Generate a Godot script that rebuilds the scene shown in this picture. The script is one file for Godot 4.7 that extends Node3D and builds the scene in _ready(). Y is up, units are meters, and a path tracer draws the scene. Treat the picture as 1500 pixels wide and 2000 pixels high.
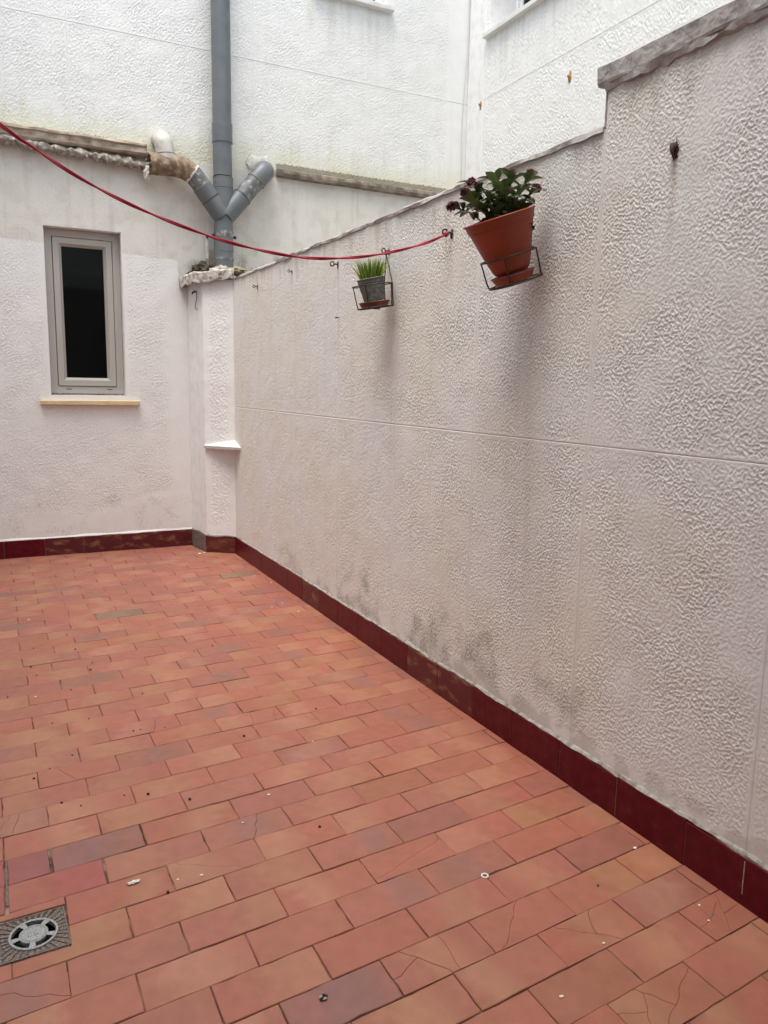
extends Node3D
# A small patio: red terracotta brick floor, stippled white boundary wall, building facade with a grey downpipe.
# y up, metres. The boundary wall's face is the plane x = WX, the facade's face the plane z = FZ.

const WX := 1.93
const FZ := -7.22
const SX := 4.553
const LX := -1.75      # facade on the left, out of frame
const BZ := 0.95        # facade behind the camera, out of frame

var rng := RandomNumberGenerator.new()
var na := FastNoiseLite.new()
var nb := FastNoiseLite.new()
var nc := FastNoiseLite.new()
var nd := FastNoiseLite.new()
var ne := FastNoiseLite.new()
var cam: Camera3D
var M := {}

# ------------------------------------------------------------------ helpers
func col(r: float, g: float, b: float) -> Color:      # linear base colour -> sRGB albedo
	return Color(r, g, b).linear_to_srgb()

func mat(r: float, g: float, b: float, rough := 0.8, metal := 0.0, spec := 0.5) -> StandardMaterial3D:
	var m := StandardMaterial3D.new()
	m.albedo_color = col(r, g, b)
	m.roughness = rough
	m.metallic = metal
	m.metallic_specular = spec
	return m

func ramp_tex(stops: Array, freq: float, sd: int, oct := 4, size := 512, nt := FastNoiseLite.TYPE_SIMPLEX_SMOOTH) -> ImageTexture:
	# coloured seamless noise; stops = [[pos, r, g, b] ...] linear
	var n := FastNoiseLite.new()
	n.noise_type = nt
	n.seed = sd
	n.frequency = freq
	n.fractal_octaves = oct
	var src := n.get_seamless_image(size, size)
	var d := src.get_data()
	var lut := PackedByteArray()
	for i in 256:
		var t := i / 255.0
		var c := Color(stops[0][1], stops[0][2], stops[0][3])
		for k in stops.size() - 1:
			if t >= stops[k][0]:
				var f: float = clampf((t - stops[k][0]) / maxf(stops[k + 1][0] - stops[k][0], 0.001), 0, 1)
				c = Color(stops[k][1], stops[k][2], stops[k][3]).lerp(Color(stops[k + 1][1], stops[k + 1][2], stops[k + 1][3]), f)
		c = c.linear_to_srgb()
		lut.append(int(clampf(c.r, 0, 1) * 255)); lut.append(int(clampf(c.g, 0, 1) * 255)); lut.append(int(clampf(c.b, 0, 1) * 255))
	var o := PackedByteArray()
	o.resize(size * size * 3)
	for i in size * size:
		var v: int = d[i] * 3
		o[i * 3] = lut[v]; o[i * 3 + 1] = lut[v + 1]; o[i * 3 + 2] = lut[v + 2]
	return ImageTexture.create_from_image(Image.create_from_data(size, size, false, Image.FORMAT_RGB8, o))

func grey_tex(freq: float, sd: int, oct := 3, size := 512, nt := FastNoiseLite.TYPE_SIMPLEX_SMOOTH) -> ImageTexture:
	var n := FastNoiseLite.new()
	n.noise_type = nt
	n.seed = sd
	n.frequency = freq
	n.fractal_octaves = oct
	return ImageTexture.create_from_image(n.get_seamless_image(size, size))

func tri_mat(tex: Texture2D, scale: float, rough: float, bump: Texture2D = null, bump_cm := 0.0) -> StandardMaterial3D:
	var m := StandardMaterial3D.new()
	m.albedo_texture = tex
	m.roughness = rough
	m.uv1_triplanar = true
	m.uv1_world_triplanar = true
	m.uv1_scale = Vector3.ONE * scale
	if bump:
		m.heightmap_enabled = true
		m.heightmap_texture = bump
		m.heightmap_scale = bump_cm
	return m

func noise_bytes(w: int, h: int, freq: float, sd: int, oct := 3) -> PackedByteArray:
	var n := FastNoiseLite.new()
	n.noise_type = FastNoiseLite.TYPE_SIMPLEX_SMOOTH
	n.seed = sd
	n.frequency = freq
	n.fractal_octaves = oct
	return n.get_image(w, h).get_data()

func put(parent: Node, called: String, mesh: Mesh, m: Material) -> MeshInstance3D:
	var o := MeshInstance3D.new()
	o.name = called
	o.mesh = mesh
	o.material_override = m
	parent.add_child(o, true)
	return o

func tag(o: Node, label: String, category: String, group := "") -> void:
	o.set_meta("label", label)
	o.set_meta("category", category)
	if group != "":
		o.set_meta("group", group)

func thing(called: String, label: String, category: String, at := Vector3.ZERO, group := "") -> Node3D:
	var o := Node3D.new()
	o.name = called
	add_child(o, true)
	o.position = at
	tag(o, label, category, group)
	return o

func st_new() -> SurfaceTool:
	var s := SurfaceTool.new()
	s.begin(Mesh.PRIMITIVE_TRIANGLES)
	return s

func tri(s: SurfaceTool, a: Vector3, b: Vector3, c: Vector3, n: Vector3) -> void:
	# flat triangle whose front looks along n
	if (b - a).cross(c - a).dot(n) > 0:
		var t := b; b = c; c = t
	var k := -(b - a).cross(c - a).normalized()
	s.set_normal(k); s.add_vertex(a)
	s.set_normal(k); s.add_vertex(b)
	s.set_normal(k); s.add_vertex(c)

func quad(s: SurfaceTool, a: Vector3, b: Vector3, c: Vector3, d: Vector3, n: Vector3) -> void:
	tri(s, a, b, c, n); tri(s, a, c, d, n)

# chamfered box between two corners
func box(s: SurfaceTool, lo: Vector3, hi: Vector3, b := 0.002) -> void:
	b = minf(b, minf(hi.x - lo.x, minf(hi.y - lo.y, hi.z - lo.z)) * 0.4)
	var c := (lo + hi) / 2
	var h := (hi - lo) / 2
	for ax in 3:
		var u := (ax + 1) % 3
		var v := (ax + 2) % 3
		for sg in [-1.0, 1.0]:
			var n := Vector3.ZERO; n[ax] = sg
			var p := []
			for q in [[-1, -1], [1, -1], [1, 1], [-1, 1]]:
				var w := Vector3.ZERO
				w[ax] = sg * h[ax]; w[u] = q[0] * (h[u] - b); w[v] = q[1] * (h[v] - b)
				p.append(c + w)
			quad(s, p[0], p[1], p[2], p[3], n)
	for ax in 3:                      # edges along ax
		var u := (ax + 1) % 3
		var v := (ax + 2) % 3
		for su in [-1.0, 1.0]:
			for sv in [-1.0, 1.0]:
				var p1 := Vector3.ZERO; p1[u] = su * h[u]; p1[v] = sv * (h[v] - b)
				var p2 := Vector3.ZERO; p2[u] = su * (h[u] - b); p2[v] = sv * h[v]
				var e := Vector3.ZERO; e[ax] = h[ax] - b
				var n := Vector3.ZERO; n[u] = su; n[v] = sv
				quad(s, c + p1 - e, c + p1 + e, c + p2 + e, c + p2 - e, n)
	for sx in [-1.0, 1.0]:
		for sy in [-1.0, 1.0]:
			for sz in [-1.0, 1.0]:
				var n := Vector3(sx, sy, sz)
				tri(s, c + Vector3(sx * h.x, sy * (h.y - b), sz * (h.z - b)), c + Vector3(sx * (h.x - b), sy * h.y, sz * (h.z - b)), c + Vector3(sx * (h.x - b), sy * (h.y - b), sz * h.z), n)

func box_mesh(lo: Vector3, hi: Vector3, b := 0.002) -> Mesh:
	var s := st_new()
	box(s, lo, hi, b)
	return s.commit()

# smooth indexed grid of points (rows of equal length); closed = last column joins the first
func grid_into(V: PackedVector3Array, N: PackedVector3Array, I: PackedInt32Array, rows: Array, closed: bool) -> void:
	var base := V.size()
	var nr := rows.size()
	var ncol: int = rows[0].size()
	for r in nr:
		for k in ncol:
			var k0 := (k - 1 + ncol) % ncol if closed else maxi(k - 1, 0)
			var k1 := (k + 1) % ncol if closed else mini(k + 1, ncol - 1)
			var du: Vector3 = rows[r][k1] - rows[r][k0]
			var dv: Vector3 = rows[mini(r + 1, nr - 1)][k] - rows[maxi(r - 1, 0)][k]
			if dv.length() < 1e-7: dv = rows[mini(r + 2, nr - 1)][k] - rows[maxi(r - 2, 0)][k]
			if du.length() < 1e-7:
				var rr := r + 1 if r < nr / 2 else r - 1
				du = rows[rr][k1] - rows[rr][k0]
			V.append(rows[r][k])
			N.append(du.cross(dv).normalized())
	var last := ncol if closed else ncol - 1
	for r in nr - 1:
		for k in last:
			var a := base + r * ncol + k
			var b := base + r * ncol + (k + 1) % ncol
			var c := b + ncol
			var d := a + ncol
			I.append_array(PackedInt32Array([a, c, b, a, d, c]))

func mesh_of(V: PackedVector3Array, N: PackedVector3Array, I: PackedInt32Array, UV = null) -> ArrayMesh:
	var a := []
	a.resize(Mesh.ARRAY_MAX)
	a[Mesh.ARRAY_VERTEX] = V
	a[Mesh.ARRAY_NORMAL] = N
	a[Mesh.ARRAY_INDEX] = I
	if UV != null:
		a[Mesh.ARRAY_TEX_UV] = UV
	var m := ArrayMesh.new()
	m.add_surface_from_arrays(Mesh.PRIMITIVE_TRIANGLES, a)
	return m

func ring(c: Vector3, x: Vector3, y: Vector3, r: float, sides: int) -> Array:
	var o := []
	for k in sides:
		var t := TAU * k / sides
		o.append(c + (x * cos(t) + y * sin(t)) * r)
	return o

func frames(p: Array) -> Array:
	var o := []
	var t0: Vector3 = (p[1] - p[0]).normalized()
	var x := t0.cross(Vector3.UP if absf(t0.y) < 0.9 else Vector3.RIGHT).normalized()
	for i in p.size():
		var t: Vector3 = (p[mini(i + 1, p.size() - 1)] - p[maxi(i - 1, 0)]).normalized()
		x = (x - t * x.dot(t)).normalized()
		o.append([x, x.cross(t) * -1.0, t])
	return o

# tube through points; rad = float or Array; lumpy = noise amplitude
func tube_into(V, N, I, p: Array, rad, sides := 10, caps := true, lumpy := 0.0) -> void:
	var fr := frames(p)
	var rows := []
	for i in p.size():
		var r: float = rad if rad is float else rad[i]
		var rw := ring(p[i], fr[i][0], fr[i][1], r, sides)
		if lumpy > 0:
			for k in sides:
				var q: Vector3 = rw[k]
				rw[k] = q + (q - p[i]).normalized() * lumpy * (nd.get_noise_3dv(q * 28.0) + 0.5 * nd.get_noise_3dv(q * 75.0))
		rows.append(rw)
	if caps:
		var f := []; var l := []
		for k in sides:
			f.append(p[0]); l.append(p[p.size() - 1])
		var f2: Array = rows[0].duplicate(); var l2: Array = rows[rows.size() - 1].duplicate()
		grid_into(V, N, I, [f, f2], true)
		grid_into(V, N, I, [l2, l], true)
	grid_into(V, N, I, rows, true)

func tube(p: Array, rad, sides := 10, caps := true, lumpy := 0.0) -> ArrayMesh:
	var V := PackedVector3Array(); var N := PackedVector3Array(); var I := PackedInt32Array()
	tube_into(V, N, I, p, rad, sides, caps, lumpy)
	return mesh_of(V, N, I)

func tubes(list: Array, rad, sides := 8) -> ArrayMesh:
	var V := PackedVector3Array(); var N := PackedVector3Array(); var I := PackedInt32Array()
	for p in list:
		tube_into(V, N, I, p, rad, sides, true)
	return mesh_of(V, N, I)

# lathe: profile [Vector2(r, y)], sharp corners made by repeating a point
func lathe(prof: Array, sides: int, xf: Transform3D) -> ArrayMesh:
	var V := PackedVector3Array(); var N := PackedVector3Array(); var I := PackedInt32Array()
	var start := 0
	var runs := []
	for i in prof.size():
		if i > 0 and prof[i] == prof[i - 1]:
			runs.append(prof.slice(start, i)); start = i
	runs.append(prof.slice(start, prof.size()))
	for run in runs:
		if run.size() < 2: continue
		var rows := []
		for q in run:
			rows.append(ring(xf * Vector3(0, q.y, 0), xf.basis.x.normalized(), -xf.basis.z.normalized(), maxf(q.x, 0.0), sides))
		grid_into(V, N, I, rows, true)
	return mesh_of(V, N, I)

# lumpy ball
func lump(c: Vector3, size: Vector3, amp: float, sd: float, nu := 20, nv := 12, freq := 3.0) -> ArrayMesh:
	var rows := []
	for j in nv + 1:
		var ph := PI * j / nv
		var rw := []
		for i in nu:
			var th := TAU * i / nu
			var d := Vector3(sin(ph) * cos(th), -cos(ph), -sin(ph) * sin(th))
			var k := 1.0 + amp * (nd.get_noise_3dv(d * freq * 0.5 + Vector3(sd, sd, sd)) + 0.6 * nd.get_noise_3dv(d * freq * 1.6 + Vector3(sd, 0, sd)))
			rw.append(c + d * size * k)
		rows.append(rw)
	var V := PackedVector3Array(); var N := PackedVector3Array(); var I := PackedInt32Array()
	grid_into(V, N, I, rows, true)
	return mesh_of(V, N, I)

# bar: profile of (out, y) points extruded along `along` from s0 to s1, roughened by noise
func rough_bar(prof: Array, o: Vector3, along: Vector3, out: Vector3, s0: float, s1: float, n: int, amp: float, freq: float, sd: float, end_amp := 0.0) -> ArrayMesh:
	var rows := []
	for i in n + 1:
		var s := lerpf(s0, s1, float(i) / n)
		var rw := []
		for k in prof.size():
			var q: Vector2 = prof[k]
			var w1 := na.get_noise_3d(s * freq * 0.6, k * 1.7 + sd, 0) + 0.6 * na.get_noise_3d(s * freq * 1.9, k * 2.3 + sd, 5)
			var w2 := na.get_noise_3d(s * freq * 0.6, k * 1.3 + sd, 40) + 0.6 * na.get_noise_3d(s * freq * 1.9, k * 2.9 + sd, 45)
			var es := 0.0
			if i == n: es = end_amp * na.get_noise_3d(k * 3.1, sd, 9)
			rw.append(o + along * (s + es) + out * (q.x + amp * w1) + Vector3.UP * (q.y + amp * w2))
		rows.append(rw)
	var c0 := Vector3.ZERO; var c1 := Vector3.ZERO
	for k in prof.size():
		c0 += rows[0][k]; c1 += rows[n][k]
	var f := []; var l := []
	for k in prof.size():
		f.append(c0 / prof.size()); l.append(c1 / prof.size())
	var V := PackedVector3Array(); var N := PackedVector3Array(); var I := PackedInt32Array()
	# flat-ish faces: one strip per profile edge
	for k in prof.size():
		var k2 := (k + 1) % prof.size()
		var strip := []
		for i in n + 1:
			strip.append([rows[i][k], rows[i][k2]])
		grid_into(V, N, I, strip, false)
	grid_into(V, N, I, [f, rows[0].duplicate()], true)
	grid_into(V, N, I, [rows[n].duplicate(), l], true)
	# make every face look outwards
	var mid := (c0 + c1) / (2.0 * prof.size())
	for t in I.size() / 3:
		var a := I[t * 3]; var b := I[t * 3 + 1]; var c := I[t * 3 + 2]
		var nn := -(V[b] - V[a]).cross(V[c] - V[a])
		var d: Vector3 = (V[a] + V[b] + V[c]) / 3.0 - mid
		var ax := along.dot(d)
		if t < I.size() / 3 - prof.size() * 4:
			d -= along * ax
		if nn.dot(d) < 0:
			I[t * 3 + 1] = c; I[t * 3 + 2] = b
			nn = -nn
		for q in [a, b, c]:
			if N[q].dot(nn) < 0: N[q] = -N[q]
	return mesh_of(V, N, I)

# polygon (x, z) extruded downwards from y with a chamfered upper edge; shade by tone
func inset(p: PackedVector2Array, d: float) -> PackedVector2Array:
	var o := PackedVector2Array()
	var n := p.size()
	for i in n:
		var a := (p[i] - p[(i - 1 + n) % n]).normalized()
		var b := (p[(i + 1) % n] - p[i]).normalized()
		var na2 := Vector2(-a.y, a.x); var nb2 := Vector2(-b.y, b.x)
		var m := (na2 + nb2)
		var k := d / maxf(0.35, 0.5 * m.length_squared())
		o.append(p[i] + m * k)
	return o

func ccw(p: PackedVector2Array) -> PackedVector2Array:
	if Geometry2D.is_polygon_clockwise(p):
		p.reverse()
	# make inset() move inwards
	var s := 0.0
	for i in p.size():
		s += p[i].cross(p[(i + 1) % p.size()])
	if s < 0: p.reverse()
	return p

func slab(s: SurfaceTool, poly: PackedVector2Array, y: float, drop: float, ch: float, uvf: Callable, tint: Color, tilt := Vector2.ZERO) -> void:
	poly = ccw(poly)
	var c := Vector2.ZERO
	for q in poly: c += q
	c /= poly.size()
	var top := inset(poly, ch)
	var ids := Geometry2D.triangulate_polygon(top)
	if ids.is_empty():
		top = poly
		ids = Geometry2D.triangulate_polygon(top)
	var yy := func(q: Vector2, base: float) -> float: return base + (q - c).dot(tilt)
	s.set_color(tint)
	for t in ids.size() / 3:
		var v := []
		for k in 3:
			var q := top[ids[t * 3 + k]]
			v.append([Vector3(q.x, yy.call(q, y), q.y), uvf.call(q)])
		if (v[1][0] - v[0][0]).cross(v[2][0] - v[0][0]).y > 0:
			var w = v[1]; v[1] = v[2]; v[2] = w
		for k in 3:
			s.set_normal(Vector3.UP); s.set_uv(v[k][1]); s.add_vertex(v[k][0])
	var n := poly.size()
	for i in n:
		var j := (i + 1) % n
		var e := poly[j] - poly[i]
		var out := Vector3(e.y, 0, -e.x).normalized()
		var a := Vector3(top[i].x, yy.call(top[i], y), top[i].y)
		var b := Vector3(top[j].x, yy.call(top[j], y), top[j].y)
		var c1 := Vector3(poly[i].x, yy.call(poly[i], y - ch), poly[i].y)
		var d1 := Vector3(poly[j].x, yy.call(poly[j], y - ch), poly[j].y)
		var e1 := c1 - Vector3(0, drop, 0)
		var f1 := d1 - Vector3(0, drop, 0)
		s.set_uv(uvf.call(poly[i]))
		quad(s, a, b, d1, c1, (out + Vector3.UP).normalized())
		quad(s, c1, d1, f1, e1, out)

# stippled plaster panel as real relief. u along U, v along V, face looks along N
func relief(parent: Node, called: String, m: Material, O: Vector3, U: Vector3, V: Vector3, N: Vector3, u0: float, u1: float, v0: float, v1: float, step: float, uvr: Rect2, amp: Callable, edges := [1, 1, 1, 1], holes: Array = [], fs := 1.0) -> MeshInstance3D:
	var gap := 0.0002
	var us := axis(u0 + gap * mini(edges[0], 1), u1 - gap * mini(edges[1], 1), step, edges[0], edges[1], holes, 0)
	var vs := axis(v0 + gap * mini(edges[2], 1), v1 - gap * mini(edges[3], 1), step, edges[2], edges[3], holes, 1)
	var nu := us.size(); var nv := vs.size()
	var H := PackedFloat32Array()
	H.resize(nu * nv)
	for j in nv:
		var v := vs[j]
		for i in nu:
			var u := us[i]
			var a: float = amp.call(u, v)
			var h := 0.0
			var n1 := na.get_noise_2d(u * fs, v * fs)
			var e: float = minf(minf(u - u0 if edges[0] else 9.0, u1 - u if edges[1] else 9.0), minf(v - v0 if edges[2] else 9.0, v1 - v if edges[3] else 9.0))
			if a > 0:
				var n2 := nb.get_noise_2d(u * fs, v * fs)
				var cd := ne.get_noise_2d(u * fs + 0.005 * n2, v * fs * 1.12 + 0.005 * n1) + 1.0        # distance to the nearest pit
				var nn := n1 + 0.30 * n2
				var pit := clampf((0.48 + 0.34 * n1 - cd) / 0.13, 0, 1)
				var k := clampf((nn - 0.16) / 0.30, 0, 1)
				var lip := clampf(1.0 - absf(cd - 0.60) / 0.16, 0, 1)
				h = -a * maxf(pit * pit * (3 - 2 * pit), 0.8 * k * k * (3 - 2 * k)) + a * 0.22 * n2 + a * 0.28 * lip
				h *= clampf((e - 0.004) / 0.014, 0.25, 1)
			h += 0.0016 * nc.get_noise_2d(u, v)
			if e < 0.0016: h -= 0.0022
			if (edges[2] > 1 and v - v0 < 0.0030) or (edges[3] > 1 and v1 - v < 0.0030): h -= 0.0026
			elif e < 0.0040: h -= 0.0004
			H[j * nu + i] = h
	var P := PackedVector3Array(); P.resize(nu * nv)
	var NN := PackedVector3Array(); NN.resize(nu * nv)
	var T := PackedVector2Array(); T.resize(nu * nv)
	for j in nv:
		for i in nu:
			var q := j * nu + i
			P[q] = O + U * us[i] + V * vs[j] + N * H[q]
			var i0 := maxi(i - 1, 0); var i1 := mini(i + 1, nu - 1)
			var j0 := maxi(j - 1, 0); var j1 := mini(j + 1, nv - 1)
			var gu := (H[j * nu + i1] - H[j * nu + i0]) / (us[i1] - us[i0])
			var gv := (H[j1 * nu + i] - H[j0 * nu + i]) / (vs[j1] - vs[j0])
			NN[q] = (N - U * gu - V * gv).normalized()
			T[q] = Vector2((us[i] - uvr.position.x) / uvr.size.x, 1.0 - (vs[j] - uvr.position.y) / uvr.size.y)
	var I := PackedInt32Array()
	var flip := U.cross(V).dot(N) < 0
	for j in nv - 1:
		var vm := (vs[j] + vs[j + 1]) / 2
		for i in nu - 1:
			if not holes.is_empty():
				var um := (us[i] + us[i + 1]) / 2
				var inside := false
				for h in holes:
					if um > h[0] and um < h[1] and vm > h[2] and vm < h[3]: inside = true
				if inside: continue
			var a := j * nu + i
			var b := a + 1
			var c := b + nu
			var d := a + nu
			if flip: I.append_array(PackedInt32Array([a, b, c, a, c, d]))
			else: I.append_array(PackedInt32Array([a, c, b, a, d, c]))
	return put(parent, called, mesh_of(P, NN, I, T), m)

func axis(a: float, b: float, step: float, ea: int, eb: int, holes: Array, ax: int) -> PackedFloat32Array:
	var stops := [a, b]
	for h in holes:
		for q in [h[ax * 2], h[ax * 2 + 1]]:
			if q > a + 0.01 and q < b - 0.01: stops.append(q)
	stops.sort()
	var o := PackedFloat32Array()
	for k in stops.size() - 1:
		var n := maxi(1, int(round((stops[k + 1] - stops[k]) / step)))
		for i in n:
			o.append(lerpf(stops[k], stops[k + 1], float(i) / n))
			if k == 0 and i == 0 and ea:
				if ea > 1: o.append(a + 0.0028)
				o.append(a + (0.0022 if ea < 2 else 0.0048))
	if eb > 1: o.append(b - 0.0048)
	if eb: o.append(b - (0.0022 if eb < 2 else 0.0028))
	o.append(b)
	return o

# ------------------------------------------------------------------ scene
func _ready() -> void:
	rng.seed = 20240611
	na.noise_type = FastNoiseLite.TYPE_SIMPLEX_SMOOTH; na.seed = 7; na.frequency = 60.0; na.fractal_type = FastNoiseLite.FRACTAL_NONE
	nb.noise_type = FastNoiseLite.TYPE_SIMPLEX_SMOOTH; nb.seed = 11; nb.frequency = 150.0; nb.fractal_type = FastNoiseLite.FRACTAL_NONE
	nc.noise_type = FastNoiseLite.TYPE_SIMPLEX_SMOOTH; nc.seed = 23; nc.frequency = 4.0; nc.fractal_octaves = 2
	nd.noise_type = FastNoiseLite.TYPE_SIMPLEX_SMOOTH; nd.seed = 41; nd.frequency = 1.0; nd.fractal_type = FastNoiseLite.FRACTAL_NONE
	ne.noise_type = FastNoiseLite.TYPE_CELLULAR; ne.seed = 57; ne.frequency = 62.0; ne.fractal_type = FastNoiseLite.FRACTAL_NONE; ne.cellular_return_type = FastNoiseLite.RETURN_DISTANCE; ne.cellular_jitter = 1.0
	setup_camera_and_light()
	make_materials()
	build_ground()
	build_floor()
	build_boundary_wall()
	build_facade()
	build_side_facade()
	build_enclosure()
	build_pilaster()
	build_downpipe()
	build_ledges()
	build_rope_and_hooks()
	build_big_pot()
	build_small_pot()
	build_drain()
	build_debris()

func setup_camera_and_light() -> void:
	cam = Camera3D.new()
	cam.name = "camera"
	add_child(cam)
	cam.position = Vector3(0, 1.5, 0)
	var ry := Basis(Vector3.UP, deg_to_rad(-27.0))
	var rx := Basis(Vector3.RIGHT, deg_to_rad(-9.14))
	var rz := Basis(Vector3.BACK, deg_to_rad(1.01))
	cam.basis = ry * rx * rz
	cam.fov = 66.75
	cam.near = 0.05
	cam.far = 200.0
	cam.current = true
	var sky := ProceduralSkyMaterial.new()          # bright overcast
	sky.sky_top_color = Color(0.85, 0.925, 1.0)
	sky.sky_horizon_color = Color(0.77, 0.83, 0.89)
	sky.sky_curve = 0.25
	sky.ground_bottom_color = Color(0.3, 0.29, 0.28)
	sky.ground_horizon_color = Color(0.6, 0.6, 0.6)
	sky.sun_angle_max = 1.0
	sky.energy_multiplier = 1.0
	var env := Environment.new()
	env.background_mode = Environment.BG_SKY
	env.sky = Sky.new()
	env.sky.sky_material = sky
	env.tonemap_mode = Environment.TONE_MAPPER_LINEAR
	env.tonemap_exposure = 3.75
	env.sdfgi_enabled = true
	env.ssao_enabled = true
	env.ssil_enabled = true
	var we := WorldEnvironment.new()
	we.name = "environment"
	we.environment = env
	add_child(we)
	var sun := DirectionalLight3D.new()
	sun.name = "sun"
	add_child(sun)
	sun.light_color = Color(1.0, 0.98, 0.955)
	sun.light_energy = 0.4
	sun.light_angular_distance = 35.0
	sun.shadow_enabled = true
	sun.look_at_from_position(Vector3(-1.6, 6.0, 1.2), Vector3.ZERO)

func make_materials() -> void:
	var fine := grey_tex(0.03, 5, 4)
	var coarse := grey_tex(0.012, 9, 3)
	M.mortar = tri_mat(ramp_tex([[0.0, 0.03, 0.018, 0.012], [0.40, 0.07, 0.042, 0.030], [0.55, 0.17, 0.085, 0.058], [0.72, 0.24, 0.14, 0.10], [1.0, 0.34, 0.28, 0.24]], 0.018, 3, 5), 0.9, 0.95, fine, 0.2)
	M.grout = tri_mat(ramp_tex([[0.0, 0.30, 0.27, 0.25], [1.0, 0.42, 0.39, 0.36]], 0.02, 4), 4.0, 0.95, fine, 0.2)
	M.core = mat(0.40, 0.37, 0.34, 0.95)
	M.plain_white = tri_mat(ramp_tex([[0.0, 0.66, 0.63, 0.59], [0.5, 0.74, 0.72, 0.69], [1.0, 0.79, 0.78, 0.75]], 0.008, 21), 0.8, 0.9, fine, 0.05)
	M.white_smooth = tri_mat(ramp_tex([[0.0, 0.70, 0.69, 0.67], [0.45, 0.79, 0.78, 0.775], [1.0, 0.82, 0.815, 0.81]], 0.01, 22), 1.5, 0.85, fine, 0.06)
	M.skirt = tri_mat(ramp_tex([[0.0, 0.070, 0.0025, 0.007], [0.55, 0.098, 0.004, 0.010], [0.80, 0.108, 0.007, 0.012], [0.90, 0.095, 0.018, 0.015], [1.0, 0.14, 0.055, 0.035]], 0.014, 31, 5), 2.2, 0.32, fine, 0.03)
	M.skirt_worn = tri_mat(ramp_tex([[0.0, 0.072, 0.003, 0.008], [0.60, 0.094, 0.0055, 0.011], [0.68, 0.10, 0.026, 0.016], [0.84, 0.19, 0.075, 0.034], [1.0, 0.28, 0.13, 0.065]], 0.007, 36, 6), 2.6, 0.45, fine, 0.04)
	M.skirt_worn.uv1_scale = Vector3(1.5, 3.4, 1.5)
	M.skirt_grey = tri_mat(ramp_tex([[0.0, 0.10, 0.075, 0.06], [0.5, 0.17, 0.135, 0.11], [0.8, 0.10, 0.03, 0.025], [1.0, 0.22, 0.18, 0.15]], 0.014, 33, 4), 2.6, 0.9, fine, 0.15)
	M.skirt.metallic_specular = 0.3
	M.bead = tri_mat(ramp_tex([[0.0, 0.11, 0.085, 0.07], [0.4, 0.26, 0.23, 0.20], [0.7, 0.42, 0.39, 0.36], [1.0, 0.52, 0.49, 0.46]], 0.018, 41, 4), 3.0, 0.95, fine, 0.2)
	M.coping = tri_mat(ramp_tex([[0.0, 0.20, 0.18, 0.17], [0.45, 0.40, 0.37, 0.355], [1.0, 0.52, 0.495, 0.475]], 0.012, 51, 5), 2.0, 0.95, fine, 0.3)
	M.ledge = tri_mat(ramp_tex([[0.0, 0.14, 0.10, 0.07], [0.4, 0.33, 0.265, 0.20], [0.75, 0.46, 0.39, 0.32], [1.0, 0.60, 0.54, 0.46]], 0.01, 61, 5), 1.6, 0.95, fine, 0.25)
	M.ledge_dark = tri_mat(ramp_tex([[0.0, 0.11, 0.085, 0.065], [0.5, 0.22, 0.18, 0.145], [1.0, 0.36, 0.31, 0.26]], 0.01, 62, 5), 1.6, 0.95, fine, 0.25)
	M.pvc = tri_mat(ramp_tex([[0.0, 0.105, 0.118, 0.130], [0.5, 0.128, 0.143, 0.155], [1.0, 0.150, 0.165, 0.175]], 0.006, 71, 3), 1.2, 0.42)
	M.pvc_dirty = tri_mat(ramp_tex([[0.0, 0.08, 0.085, 0.09], [0.5, 0.13, 0.145, 0.155], [0.64, 0.17, 0.175, 0.175], [0.74, 0.36, 0.34, 0.31], [1.0, 0.42, 0.38, 0.33]], 0.014, 72, 5), 2.2, 0.55)
	M.pvc_brown = tri_mat(ramp_tex([[0.0, 0.10, 0.06, 0.035], [0.45, 0.19, 0.125, 0.08], [0.7, 0.30, 0.225, 0.15], [1.0, 0.50, 0.44, 0.36]], 0.012, 73, 5), 2.4, 0.8, fine, 0.1)
	M.pvc_white = tri_mat(ramp_tex([[0.0, 0.28, 0.25, 0.21], [0.4, 0.50, 0.475, 0.44], [1.0, 0.64, 0.62, 0.59]], 0.010, 74, 4), 2.0, 0.5)
	M.gasket = mat(0.018, 0.02, 0.022, 0.6)
	M.ring_line = mat(0.26, 0.25, 0.20, 0.6)
	M.old_pipe = tri_mat(ramp_tex([[0.0, 0.07, 0.065, 0.06], [0.33, 0.17, 0.16, 0.15], [0.45, 0.38, 0.33, 0.26], [0.56, 0.17, 0.14, 0.11], [0.70, 0.48, 0.44, 0.39], [1.0, 0.66, 0.62, 0.56]], 0.02, 75, 5), 2.4, 0.7, fine, 0.3)
	M.dirt = tri_mat(ramp_tex([[0.0, 0.02, 0.016, 0.012], [0.5, 0.06, 0.048, 0.034], [1.0, 0.20, 0.165, 0.12]], 0.02, 81, 4), 4.0, 1.0, fine, 0.4)
	M.mossy = tri_mat(ramp_tex([[0.0, 0.09, 0.075, 0.03], [0.5, 0.26, 0.235, 0.12], [1.0, 0.42, 0.38, 0.26]], 0.02, 82, 4), 4.0, 1.0, fine, 0.3)
	M.cap = tri_mat(ramp_tex([[0.0, 0.03, 0.025, 0.02], [0.28, 0.16, 0.13, 0.10], [0.42, 0.42, 0.38, 0.34], [0.65, 0.55, 0.52, 0.48], [1.0, 0.64, 0.62, 0.58]], 0.012, 83, 5), 2.6, 0.95, fine, 0.25)
	M.plaster_patch = tri_mat(ramp_tex([[0.0, 0.46, 0.43, 0.37], [0.5, 0.63, 0.61, 0.56], [1.0, 0.73, 0.72, 0.68]], 0.012, 84, 4), 2.4, 0.95, fine, 0.25)
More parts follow.
